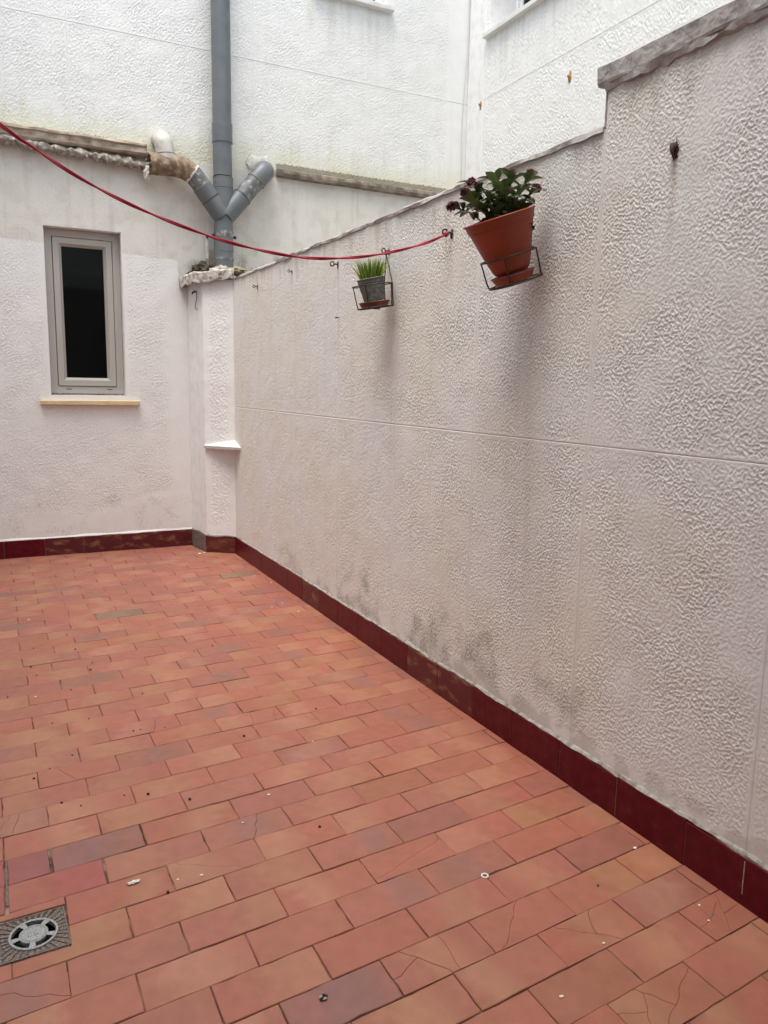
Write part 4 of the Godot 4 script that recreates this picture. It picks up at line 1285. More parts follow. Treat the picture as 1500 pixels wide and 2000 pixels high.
func build_pilaster() -> void:
	var b := thing("corner_pilaster", "white boxed-out pilaster in the corner under the grey downpipe", "pilaster", Vector3.ZERO)
	var A := Vector2(1.663, FZ + 0.002); var B := Vector2(1.704, -6.850); var C := Vector2(1.932, -6.700); var D := Vector2(1.932, FZ + 0.002)
	put(b, "core", prism([A + Vector2(0.012, 0), B + Vector2(0.012, -0.010), C + Vector2(0, -0.012), D], 0.0, 2.38), M.core)
	# left face, smooth and slightly hollow; front face stippled
	var e := B - A
	var el := e.length()
	var Ue := Vector3(e.x, 0, e.y) / el
	relief(b, "side_face", M.white_smooth, Vector3(A.x, 0, A.y), Ue, Vector3.UP, Vector3(-Ue.z, 0, Ue.x) * -1.0 if Vector3(-Ue.z, 0, Ue.x).x > 0 else Vector3(-Ue.z, 0, Ue.x), 0.0, el, 0.0, 2.38, 0.02, Rect2(0, 0, 1, 3), func(_u, _v): return 0.0, [0, 0, 0, 0])
	var g := C - B
	var gl := g.length()
	var Ug := Vector3(g.x, 0, g.y) / gl
	var Ng := Vector3(-Ug.z, 0, Ug.x)
	if Ng.z < 0: Ng = -Ng
	relief(b, "front_face", M.white_smooth, Vector3(B.x, 0, B.y), Ug, Vector3.UP, Ng, 0.0, gl, 0.0, 2.38, 0.0075, Rect2(0, 0, 1, 3), pil_amp, [0, 0, 0, 0])
	# weathered cap
	var cap := st_new()
	var poly := PackedVector2Array([Vector2(1.590, FZ + 0.004), Vector2(1.600, -7.0), Vector2(1.628, -6.835), Vector2(1.70, -6.79), Vector2(1.80, -6.72), Vector2(1.925, -6.655), Vector2(1.95, -6.80), Vector2(1.95, FZ + 0.004)])
	var rows := []
	for layer in [[0.985, 2.352], [1.0, 2.362], [1.0, 2.425], [0.975, 2.440], [0.0, 2.446]]:
		var rw := []
		var cc := Vector2(1.80, -6.98)
		for i in poly.size():
			for t in 8:
				var q := poly[i].lerp(poly[(i + 1) % poly.size()], t / 8.0)
				var r: Vector2 = cc + (q - cc) * layer[0]
				var n1 := na.get_noise_3d(r.x * 0.30, layer[1] * 0.8, r.y * 0.30)
				var n2 := na.get_noise_3d(r.x * 0.22 + 4, layer[1] * 0.5, r.y * 0.22)
				var lift := (r.x - 1.60) * 0.13
				rw.append(Vector3(r.x + 0.010 * n1 * layer[0], layer[1] + lift - 0.01 + 0.012 * n2, r.y + 0.010 * n2 * layer[0]))
		rows.append(rw)
	var V := PackedVector3Array(); var N := PackedVector3Array(); var I := PackedInt32Array()
	for r in rows: r.reverse()
	grid_into(V, N, I, rows, true)
	put(b, "cap", mesh_of(V, N, I), M.cap)
	put(b, "mossy_stone", lump(Vector3(1.99, 2.462, -6.80), Vector3(0.085, 0.030, 0.10), 0.5, 3.1), M.mossy)
	put(b, "mortar_bed", lump(Vector3(1.955, 2.46, -7.08), Vector3(0.16, 0.07, 0.14), 0.35, 8.4, 28, 16), M.cap)
	put(b, "dirt_heap", lump(Vector3(1.80, 2.490, -7.10), Vector3(0.095, 0.065, 0.07), 0.45, 5.2, 36, 22, 4.0), M.dirt)
	put(b, "dirt_heap", lump(Vector3(1.73, 2.450, -7.14), Vector3(0.08, 0.035, 0.06), 0.45, 9.7, 30, 18, 4.0), M.dirt)
	# triangular marble shelf, sloping forward
	var T := [Vector3(1.688, 0.962, -6.838), Vector3(1.930, 0.962, -6.520), Vector3(1.930, 1.018, -6.712), Vector3(1.715, 0.975, -6.855)]
	var s := st_new()
	quad(s, T[0], T[1], T[2], T[3], Vector3.UP)
	var dn := Vector3(0, -0.020, 0)
	quad(s, T[0] + dn, T[1] + dn, T[2] + dn, T[3] + dn, Vector3.DOWN)
	quad(s, T[1], T[2], T[2] + dn, T[1] + dn, Vector3.RIGHT)
	quad(s, T[2], T[3], T[3] + dn, T[2] + dn, Vector3.FORWARD)
	quad(s, T[3], T[0], T[0] + dn, T[3] + dn, Vector3.LEFT)
	var sh := put(b, "shelf", s.commit(), M.marble)
	sh.set_meta("label", "small triangular white marble shelf in the corner")
	var s2 := st_new()
	quad(s2, T[0] + Vector3(0, 0.0005, 0.0015), T[1] + Vector3(0, 0.0005, 0.0015), T[1] + dn + Vector3(0, -0.002, 0.0015), T[0] + dn + Vector3(0, -0.002, 0.0015), Vector3(-0.6, 0, 0.6))
	put(b, "shelf_edge", s2.commit(), M.marble_edge)
	# skirting round the pilaster
	var o := 0.010
	var n1 := Vector2(-e.y, e.x).normalized()
	if n1.x > 0: n1 = -n1
	var n2 := Vector2(-g.y, g.x).normalized()
	if n2.y < 0: n2 = -n2
	var Bo := B + (n1 + n2) * o * 0.8
	put(b, "skirting_tile", prism([A + n1 * o, Bo, B, A], -0.004, 0.150), M.skirt_grey)
	put(b, "skirting_tile", prism([Bo, C + n2 * o, C, B], -0.004, 0.148), M.skirt_worn)
	put(b, "plaster_lip", tube([Vector3(A.x - 0.004, 0.158, A.y + 0.02), Vector3(lerpf(A.x, B.x, 0.5) - 0.005, 0.162, lerpf(A.y, B.y, 0.5)), Vector3(B.x - 0.004, 0.152, B.y + 0.004), Vector3(lerpf(B.x, C.x, 0.3), 0.150, lerpf(B.y, C.y, 0.3) + 0.006), Vector3(lerpf(B.x, C.x, 0.7), 0.156, lerpf(B.y, C.y, 0.7) + 0.006), Vector3(C.x, 0.152, C.y + 0.006)], 0.010, 8, true, 0.010), M.bead)
	# wire S-hook on the left face
	var h := thing("wire_hook", "thin bent wire hook hanging below the pilaster cap", "hook", Vector3(1.672, 2.20, -6.985))
	var p := []
	for t in 15:
		var a := lerpf(-0.6, PI * 1.02, t / 14.0)
		p.append(Vector3(-0.012 + 0.020 * cos(a) * -1.0 + 0.006, 0.075 + 0.022 * sin(a), 0.012))
	p.append(Vector3(0.012, 0.03, 0.010)); p.append(Vector3(0.004, -0.01, 0.010)); p.append(Vector3(-0.002, -0.035, 0.010))
	for t in 9:
		var a := lerpf(PI, TAU + 0.5, t / 8.0)
		p.append(Vector3(0.014 + 0.016 * cos(a), -0.045 + 0.018 * sin(a), 0.010))
	put(h, "wire", tube(p, 0.0028, 6), M.iron)
	put(h, "nail", tube([Vector3(-0.030, 0.070, 0.012), Vector3(-0.012, 0.082, 0.010), Vector3(0.02, 0.094, -0.01)], [0.004, 0.006, 0.006], 7), M.rust)

# ------------------------------------------------------------------ pipes
func bend(p: Array, n := 6) -> Array:       # smooth a polyline with Catmull-Rom
	var o := []
	for i in p.size() - 1:
		var a: Vector3 = p[maxi(i - 1, 0)]; var b: Vector3 = p[i]; var c: Vector3 = p[i + 1]; var d: Vector3 = p[mini(i + 2, p.size() - 1)]
		for t in n:
			o.append(b.cubic_interpolate(c, a, d, float(t) / n))
	o.append(p[p.size() - 1])
	return o

func build_downpipe() -> void:
	var z := -7.095
	var x := 1.966
	var d := thing("downpipe", "grey plastic downpipe with a double Y branch on the facade", "pipe", Vector3.ZERO)
	put(d, "pipe", tube([Vector3(x, 9.3, z), Vector3(x, 6.0, z), Vector3(x, 4.0, z), Vector3(x - 0.002, 3.30, z)], 0.082, 32, false), M.pvc)
	var sl := func(y0: float, y1: float, r: float, m: Material, called: String) -> void:
		put(d, called, lathe([Vector2(0.080, y0), Vector2(r - 0.002, y0), Vector2(r - 0.002, y0), Vector2(r, y0 + 0.003), Vector2(r, y1 - 0.003), Vector2(r - 0.002, y1), Vector2(r - 0.002, y1), Vector2(0.080, y1)], 36, Transform3D(Basis(), Vector3(x, 0, z))), m)
	sl.call(3.575, 3.735, 0.0885, M.pvc, "socket")
	sl.call(5.60, 5.76, 0.0885, M.pvc, "socket")
	sl.call(3.285, 3.290, 0.0895, M.ring_line, "seam_ring")
	sl.call(3.00, 3.285, 0.0880, M.pvc, "branch_body")
	sl.call(3.196, 3.202, 0.0895, M.gasket, "gasket")
	put(d, "pipe", tube([Vector3(x, 3.02, z), Vector3(x - 0.002, 2.52, z)], 0.0835, 32, false), M.pvc)
	sl.call(2.966, 2.970, 0.0850, M.ring_line, "seam_ring")
	sl.call(2.79, 2.84, 0.0850, M.pvc_dirty, "clamp")
	sl.call(2.660, 2.740, 0.0865, M.pvc, "socket")
	sl.call(2.590, 2.610, 0.0860, M.pvc_dirty, "socket")
	for sgn in [-1.0, 1.0]:
		put(d, "clamp_bolt", lump(Vector3(x + sgn * 0.098, 2.795, z + 0.01), Vector3(0.016, 0.014, 0.016), 0.3, 2.0 + sgn, 10, 6), M.rust)
	# left branch
	var zl := z + 0.012
	put(d, "branch", tube([Vector3(1.955, 2.965, zl), Vector3(1.775, 3.195, zl)], 0.086, 32, false), M.pvc)
	put(d, "branch_pipe", tube(bend([Vector3(1.79, 3.176, zl), Vector3(1.735, 3.245, zl), Vector3(1.675, 3.300, zl), Vector3(1.60, 3.328, zl)]), 0.0825, 28, false), M.pvc_dirty)
	put(d, "gasket", tube([Vector3(1.853, 3.096, zl), Vector3(1.849, 3.101, zl)], 0.0885, 32, true), M.gasket)
	put(d, "seam_ring", tube([Vector3(1.778, 3.192, zl), Vector3(1.775, 3.196, zl)], 0.0872, 32, true), M.ring_line)
	var br := put(d, "stained_sleeve", sleeve([Vector3(1.69, 3.285, zl), Vector3(1.63, 3.318, zl), Vector3(1.56, 3.330, zl), Vector3(1.46, 3.328, zl), Vector3(1.385, 3.324, zl), Vector3(1.325, 3.322, zl)], 0.088), M.pvc_brown)
	br.set_meta("label", "brown stained elbow sleeve on the left branch")
	put(d, "white_collar", tube([Vector3(1.700, 3.280, zl), Vector3(1.685, 3.290, zl)], 0.0900, 28, true, 0.004), M.plaster_patch)
	var we := put(d, "white_elbow", tube(bend([Vector3(1.478, 3.36, z + 0.005), Vector3(1.470, 3.43, z + 0.004), Vector3(1.462, 3.50, z - 0.008), Vector3(1.455, 3.545, z - 0.055), Vector3(1.452, 3.555, z - 0.14)]), 0.078, 26, false), M.pvc_white)
	we.set_meta("label", "white elbow pipe entering the wall above the stained sleeve")
	put(d, "white_socket", tube([Vector3(1.478, 3.37, z + 0.005), Vector3(1.474, 3.410, z + 0.005)], 0.084, 26, false), M.pvc_white)
	put(d, "gasket", tube([Vector3(1.474, 3.410, z + 0.005), Vector3(1.4735, 3.416, z + 0.005)], 0.0825, 26, true), M.gasket)
	# right branch
	put(d, "branch", tube([Vector3(1.975, 2.965, zl), Vector3(2.135, 3.150, zl)], 0.086, 32, false), M.pvc)
	put(d, "branch_pipe", tube([Vector3(2.10, 3.108, zl), Vector3(2.30, 3.345, zl)], 0.0805, 28, false), M.pvc_dirty)
	put(d, "gasket", tube([Vector3(2.130, 3.144, zl), Vector3(2.134, 3.149, zl)], 0.0885, 32, true), M.gasket)
	put(d, "elbow", tube(bend([Vector3(2.265, 3.300, zl), Vector3(2.31, 3.355, zl), Vector3(2.345, 3.395, zl - 0.02), Vector3(2.365, 3.415, zl - 0.08), Vector3(2.368, 3.42, FZ - 0.02)]), 0.0865, 28, false), M.pvc)
	put(d, "seam_ring", tube([Vector3(2.263, 3.298, zl), Vector3(2.267, 3.303, zl)], 0.0882, 28, true), M.ring_line)
	# plaster where the pipes enter the wall
	for q in [[Vector3(2.36, 3.45, FZ + 0.004), Vector3(0.135, 0.115, 0.016), 4.0], [Vector3(1.325, 3.250, FZ + 0.09), Vector3(0.030, 0.065, 0.04), 8.0]]:
		put(d, "plaster_patch", lump(q[0], q[1], 0.22, q[2], 30, 16), M.plaster_patch)
	# bracket strip beside the pipe foot
	put(d, "bracket", box_mesh(Vector3(1.822, 2.60, FZ + 0.03), Vector3(1.850, 2.80, FZ + 0.045), 0.003), M.plaster_patch)
	put(d, "bracket_bolt", lump(Vector3(1.836, 2.79, FZ + 0.048), Vector3(0.010, 0.010, 0.008), 0.2, 3.3, 10, 6), M.rust)

# sleeve with a ragged open end
func sleeve(p: Array, r: float) -> ArrayMesh:
	var q := bend(p, 6)
	var fr := frames(q)
	var rows := []
	for i in q.size():
		var rw := ring(q[i], fr[i][0], fr[i][1], r, 32)
		for k in 32:
			var v: Vector3 = rw[k]
			var rag := 0.0
			if i == q.size() - 1: rag = 0.018 * na.get_noise_2d(k * 0.03, 4.0)
			rw[k] = v + (v - q[i]).normalized() * 0.004 * na.get_noise_3dv(v * 0.36) + fr[i][2] * rag
		rows.append(rw)
	var inner := []
	for i in range(q.size() - 1, q.size() - 8, -1):
		var rw := []
		for k in 32:
			rw.append(q[i] + (rows[i][k] - q[i]) * 0.93)
		inner.append(rw)
	for rw in inner: rows.append(rw)
	var V := PackedVector3Array(); var N := PackedVector3Array(); var I := PackedInt32Array()
	grid_into(V, N, I, rows, true)
	return mesh_of(V, N, I)

func build_ledges() -> void:
	var o := Vector3(0, 0, FZ)
	var a := put(self, "wall_ledge", rough_bar([Vector2(-0.01, 3.500), Vector2(0.085, 3.492), Vector2(0.112, 3.478), Vector2(0.116, 3.462), Vector2(0.104, 3.452), Vector2(0.104, 3.405), Vector2(0.09, 3.392), Vector2(-0.01, 3.385)], o, Vector3.RIGHT, Vector3.BACK, -1.5, 1.325, 280, 0.0045, 0.06, 90.0, 0.03), M.ledge)
	tag(a, "dirty beige mortar ledge running to the left picture edge above the window", "ledge")
	var b := put(self, "wall_ledge", rough_bar([Vector2(-0.01, 3.462), Vector2(0.050, 3.456), Vector2(0.064, 3.448), Vector2(0.066, 3.420), Vector2(0.058, 3.395), Vector2(-0.01, 3.388)], o, Vector3.RIGHT, Vector3.BACK, 2.50, SX - 0.003, 220, 0.004, 0.06, 120.0, 0.0), M.ledge_dark)
	tag(b, "narrow brown ledge right of the downpipe, meeting the boundary wall top", "ledge")
	var p := []
	var r := []
	for i in 90:
		var t := i / 89.0
		var x := lerpf(-1.4, 1.34, t)
		p.append(Vector3(x, 3.380 - 0.068 * (x - 0.0) / 1.32 + 0.006 * na.get_noise_1d(x * 0.25) , FZ + 0.070))
		r.append(0.033 + 0.012 * na.get_noise_2d(x * 0.12, 3.0) + 0.006 * na.get_noise_2d(x * 0.5, 8.0))
	var q := put(self, "old_pipe", tube(p, r, 14, true, 0.017), M.old_pipe)
	tag(q, "old lumpy metal pipe crusted with mortar below the left ledge", "pipe")
	# loose cable down the corner of the facades
	var c := put(self, "cable", tube(bend([Vector3(4.535, 5.9, FZ + 0.012), Vector3(4.532, 5.1, FZ + 0.012), Vector3(4.520, 4.75, FZ + 0.014), Vector3(4.500, 4.45, FZ + 0.012), Vector3(4.490, 4.12, FZ + 0.012), Vector3(4.492, 3.88, FZ + 0.012), Vector3(4.505, 3.47, FZ + 0.012)], 8), 0.0045, 8), M.cable)
	tag(c, "thin pale cable hanging down the inner corner of the white facades", "cable")
	for k in [[Vector3(SX, 4.115, -5.619), "orange rusted bolt stub on the white facade above the wall step"], [Vector3(SX - 0.006, 4.283, -6.964), "rusted bolt stub beside the pale corner cable"]]:
		var bo := thing("rusty_bolt", k[1], "bolt", k[0])
		put(bo, "stub", tube([Vector3(0.004, 0, 0), Vector3(-0.022, -0.004, 0)], 0.012, 8, true, 0.006), M.rust_orange)
		put(bo, "rust_crust", lump(Vector3(0.0, -0.004, 0), Vector3(0.006, 0.038, 0.020), 0.5, k[0].z, 14, 8), M.rust_orange)

# ------------------------------------------------------------------ clothes line and hooks
func eye_hook(at: Vector3, label: String, big := 1.0, called := "eye_hook") -> void:
	var h := thing(called, label, "hook", at)
	put(h, "shank", tube([Vector3(0.012, 0, 0), Vector3(-0.020 * big, 0, 0)], 0.0035 * big, 8), M.rust)
	var p := []
	for t in 17:
		var a := lerpf(-PI * 0.5, PI * 1.35, t / 16.0)
		p.append(Vector3(-0.029 * big + 0.0095 * big * sin(a) * -1.0, 0.0095 * big * cos(a) * -1.0, 0.002 * t / 16.0))
	put(h, "eye", tube(p, 0.0032 * big, 7, true, 0.0012), M.rust)
	put(h, "rust_crust", lump(Vector3(0.0, -0.004, 0), Vector3(0.004, 0.014 * big, 0.008 * big), 0.7, at.z, 14, 8, 4.0), M.rust)

func build_rope_and_hooks() -> void:
	var pts := [Vector3(LX + 0.03, 3.62, -2.66), Vector3(-0.95, 3.02, -2.755), Vector3(-0.35, 2.575, -2.838), Vector3(0.088, 2.300, -2.899), Vector3(0.175, 2.252, -2.912), Vector3(0.313, 2.181, -2.931), Vector3(0.480, 2.118, -2.955), Vector3(0.662, 2.068, -2.980), Vector3(0.859, 2.030, -3.008), Vector3(1.074, 2.010, -3.039), Vector3(1.235, 2.012, -3.061), Vector3(1.432, 2.038, -3.089), Vector3(1.615, 2.081, -3.115), Vector3(1.780, 2.134, -3.138), Vector3(1.897, 2.186, -3.155)]
	var path := bend(pts, 60)
	var fr := frames(path)
	var r := thing("clothes_line", "red twisted clothes line sagging across from the boundary wall hook", "rope")
	var L := 0.0
	var strands := [[], []]
	for i in path.size():
		if i > 0: L += (path[i] - path[i - 1]).length()
		for k in 2:
			var a: float = L * TAU / 0.40 + PI * k + 0.6
			strands[k].append(path[i] + (fr[i][0] * cos(a) + fr[i][1] * sin(a)) * 0.0030)
	for k in 2:
		put(r, "strand", tube(strands[k], 0.0036, 8), M.rope_red)
	put(r, "knot", lump(path[path.size() - 1], Vector3(0.012, 0.011, 0.012), 0.3, 1.0, 12, 8), M.rope_red)
	eye_hook(Vector3(WX, 2.196, -3.157), "rusty hook in the boundary wall that holds the red line's end", 1.3)
	eye_hook(Vector3(WX, 2.222, -4.455), "rusty eye hook on the boundary wall between the pilaster and the grass pot", 1.3)
	eye_hook(Vector3(WX, 2.252, -6.02), "small rusty hook on the boundary wall nearest the pilaster", 1.0)
	eye_hook(Vector3(WX, 2.276, -5.25), "thin rusty hook high on the boundary wall, second from the pilaster", 0.8)
	var ck := thing("wall_anchor", "dark corroded anchor alone on the raised end of the wall", "hook", Vector3(WX, 2.230, -1.86))
	put(ck, "stub", tube([Vector3(0.01, 0.012, 0), Vector3(-0.016, 0.010, 0.001), Vector3(-0.020, -0.004, 0.003), Vector3(-0.016, -0.020, 0.005)], [0.009, 0.010, 0.007, 0.004], 9, true, 0.004), M.rust)
	put(ck, "rust_crust", lump(Vector3(-0.001, 0.0, 0), Vector3(0.005, 0.022, 0.012), 0.8, 6.0, 18, 10, 4.0), M.rust)
	var nl := thing("nail", "small rusty nail left of the grass pot, lower on the wall", "nail", Vector3(WX, 1.91, -4.43))
	put(nl, "shank", tube([Vector3(0.01, 0, 0), Vector3(-0.02, -0.002, 0)], 0.003, 7), M.rust)
	put(nl, "head", lump(Vector3(-0.021, -0.002, 0), Vector3(0.003, 0.008, 0.008), 0.2, 1.0, 10, 6), M.rust)

# ------------------------------------------------------------------ pots
func tilted(at: Vector3, deg: float) -> Transform3D:       # leaning outwards, towards -x
	return Transform3D(Basis(Vector3.BACK, deg_to_rad(deg)), at)

func holder_wires(root: Node3D, X: Transform3D, r_top: float, r_bot: float, h: float, wire: float, inv: Transform3D, n_up: int) -> void:
	# a ring, a smaller frame below it and uprights, all in the tilted frame; y = 0 is the tray
	var mk := func(called: String, p: Array) -> void:
		var w := []
		for q in p: w.append(inv * (X * q))
		put(root, called, tube(w, wire, 7, true), M.iron)
	var circ := func(r: float, y: float) -> Array:
		var o := []
		for k in 33: o.append(Vector3(r * cos(TAU * k / 32.0), y, r * sin(TAU * k / 32.0)))
		return o
	mk.call("top_ring", circ.call(r_top, h))
	mk.call("tray_ring", circ.call(r_bot, 0.0))
	for k in n_up:
		var a := TAU * (k + 0.5) / n_up
		var c := Vector3(cos(a), 0, sin(a))
		var c2 := -c
		var p := [c * r_top + Vector3(0, h, 0), c * (r_bot + 0.004) + Vector3(0, 0.012, 0), c * (r_bot - 0.008) + Vector3(0, -0.002, 0)]
		if k < n_up / 2:
			p.append(c2 * (r_bot - 0.008) + Vector3(0, -0.002 - 0.006 * k, 0))
		mk.call("upright", bend(p, 4))

func pot_profile(rb: float, rt: float, h: float, rim: float, th: float) -> Array:
	return [Vector2(0, 0), Vector2(rb - 0.016, 0), Vector2(rb - 0.004, 0.005), Vector2(rb + 0.003, 0.016), Vector2(lerpf(rb, rt, 0.30), h * 0.28), Vector2(lerpf(rb, rt, 0.84), h - rim - 0.001), Vector2(lerpf(rb, rt, 0.84), h - rim - 0.001), Vector2(lerpf(rb, rt, 0.90), h - rim), Vector2(lerpf(rb, rt, 0.90), h - rim), Vector2(rt, h - 0.010), Vector2(rt + 0.006, h - 0.006), Vector2(rt + 0.006, h - 0.002), Vector2(rt + 0.002, h), Vector2(rt - th, h - 0.002), Vector2(rt - th - 0.002, h - 0.006), Vector2(lerpf(rb, rt, 0.86) - th, h - rim - 0.02), Vector2(rb, 0.02)]

func build_big_pot() -> void:
	var at := Vector3(1.800, 1.934, -2.50)
	var deg := 20.0
	var X := tilted(at, deg)
	# holder: tray frame below the saucer
	var ho := thing("wire_pot_holder", "black wire holder carrying the orange terracotta pot", "pot holder", Vector3(1.815, 1.895, -2.49))
	var inv := Transform3D(Basis(), -ho.position)
	var XH := Transform3D(X.basis, X * Vector3(0.0, -0.036, 0))
	holder_wires(ho, XH, 0.106, 0.098, 0.100, 0.0030, inv, 4)
	for sg in [-1.0, 1.0]:
		var p := [XH * Vector3(0.098, 0.100, sg * 0.04), Vector3(WX - 0.010, 2.06, -2.62 + sg * 0.02), Vector3(WX - 0.014, 2.098, -2.64)]
		var w := []
		for q in p: w.append(inv * q)
		put(ho, "hanger_wire", tube(w, 0.003, 7), M.iron)
	eye_hook(Vector3(WX, 2.105, -2.64), "hook behind the orange pot that carries its wire holder", 1.0)
	# saucer
	var sa := thing("saucer", "terracotta saucer under the orange pot in its wire holder", "saucer", XH * Vector3(0, 0.003, 0))
	put(sa, "dish", lathe([Vector2(0, 0), Vector2(0.066, 0), Vector2(0.070, 0.004), Vector2(0.082, 0.026), Vector2(0.086, 0.027), Vector2(0.086, 0.030), Vector2(0.080, 0.030), Vector2(0.068, 0.008), Vector2(0, 0.006)], 40, Transform3D(XH.basis, Vector3.ZERO)), M.terracotta)
	# pot
	var pot := thing("flower_pot", "orange terracotta pot leaning out from the wall, with dark red flowers", "pot", at)
	var B := Transform3D(X.basis, Vector3.ZERO)
	put(pot, "body", lathe(pot_profile(0.068, 0.130, 0.208, 0.036, 0.006), 56, B), M.terracotta)
	put(pot, "soil", lump(B * Vector3(0, 0.165, 0), Vector3(0.106, 0.018, 0.106), 0.25, 4.4, 30, 12), M.soil)
	# plant
	var pl := thing("flowering_plant", "leafy evergreen with dark red flower heads in the orange pot", "plant", X * Vector3(0, 0.18, 0))
	var r2 := RandomNumberGenerator.new()
	r2.seed = 5
	# stems: [lean x, lean z, height, flower]; directions in world axes
	# [sideways as seen from the patio, depth, height, flower]
	var plan := [[-0.105, 0.00, 0.125, 1], [-0.128, 0.03, 0.085, 1], [-0.172, 0.01, 0.045, 1], [0.035, -0.02, 0.158, 1], [0.100, -0.03, 0.166, 1], [0.112, 0.02, 0.105, 1], [-0.02, 0.04, 0.115, 0], [-0.06, -0.03, 0.110, 0], [0.01, -0.05, 0.135, 0], [0.06, 0.04, 0.110, 0], [-0.05, 0.07, 0.070, 0], [0.00, 0.08, 0.085, 0], [-0.10, 0.06, 0.045, 0], [0.085, -0.06, 0.13, 0], [-0.03, 0.0, 0.145, 0], [-0.085, -0.05, 0.075, 0], [0.045, 0.075, 0.07, 0]]
	var stems := []
	for q in plan:
		stems.append([0.891 * q[0] - 0.454 * q[1], 0.454 * q[0] + 0.891 * q[1], q[2] + 0.018, q[3]])
	for s in stems:
		var root := Vector3(s[0] * 0.25, -0.03, s[1] * 0.25)
		var tip := Vector3(s[0], s[2] - 0.01, s[1])
		var midp := root.lerp(tip, 0.55) + Vector3(-s[0] * 0.10, 0.012, -s[1] * 0.10)
		put(pl, "stem", tube(bend([root, midp, tip], 4), 0.0028, 6), M.stem)
		var dir := (tip - midp).normalized()
		var nl := 8 + r2.randi() % 3
		for k in nl:
			var az := TAU * k / nl * 1.618 + r2.randf() * 0.8
			var t := lerpf(0.15, 1.0, pow(float(k) / nl, 0.7))
			var base := root.lerp(midp, t / 0.55) if t < 0.55 else midp.lerp(tip, (t - 0.55) / 0.45)
			var side := Vector3(cos(az), 0, sin(az))
			var el := r2.randf_range(-0.1, 0.8)
			var ld := (side * cos(el) + dir * sin(el) + Vector3(0, 0.10, 0)).normalized()
			var len := r2.randf_range(0.060, 0.098)
			put(pl, "leaf", leaf(base, ld, len, len * r2.randf_range(0.32, 0.42), r2.randf_range(0.2, 0.9), r2.randf_range(-0.4, 0.4)), M.leaf[r2.randi() % 4])
		if s[3] == 1:
			var fh := Node3D.new()
			fh.name = "flower_head"
			pl.add_child(fh, true)
			var V := PackedVector3Array(); var N := PackedVector3Array(); var I := PackedInt32Array()
			var V2 := PackedVector3Array(); var N2 := PackedVector3Array(); var I2 := PackedInt32Array()
			var fc := tip + dir * 0.014
			for k in 46:
				var yy := 1.0 - (k + 0.5) / 46.0 * 1.75
				var rr := sqrt(maxf(0.0, 1 - yy * yy))
				var th := k * 2.39996
				var dd := Vector3(rr * cos(th), yy, rr * sin(th))
				var c := fc + dd * r2.randf_range(0.011, 0.015)
				var q := r2.randf_range(0.0035, 0.0055)
				var e := c + dd * q * 1.5
				if k % 4 == 0: tube_into(V2, N2, I2, [c, c.lerp(e, 0.5), e], [q * 0.5, q, q * 0.25], 5, true)
				else: tube_into(V, N, I, [c, c.lerp(e, 0.5), e], [q * 0.5, q, q * 0.25], 5, true)
			put(fh, "buds", mesh_of(V, N, I), M.petal)
			put(fh, "open_buds", mesh_of(V2, N2, I2), M.petal2)
			put(fh, "core", lump(fc, Vector3.ONE * 0.0135, 0.1, 2.0, 10, 6), M.petal)

func leaf(base: Vector3, dir: Vector3, len: float, wid: float, droop: float, roll: float) -> ArrayMesh:
	var side := dir.cross(Vector3.UP).normalized()
	if side.length() < 0.1: side = Vector3.RIGHT
	side = side.rotated(dir, roll)
	var up := side.cross(dir).normalized()
	var rows := []
	var n := 6
	for i in n + 1:
		var t := float(i) / n
		var w := wid * 0.5 * pow(sin(PI * clampf(pow(t, 1.25) * 0.97 + 0.02, 0, 1)), 0.8) + 0.0006
		var c := base + dir * len * (t - 0.10 * droop * t * t) + up * len * (0.12 * sin(PI * t) - 0.22 * droop * t * t)
		rows.append([c - side * w + up * w * 0.30, c - side * w * 0.5 + up * w * 0.10, c, c + side * w * 0.5 + up * w * 0.10, c + side * w + up * w * 0.30])
	var V := PackedVector3Array(); var N := PackedVector3Array(); var I := PackedInt32Array()
	grid_into(V, N, I, rows, false)
	return mesh_of(V, N, I)

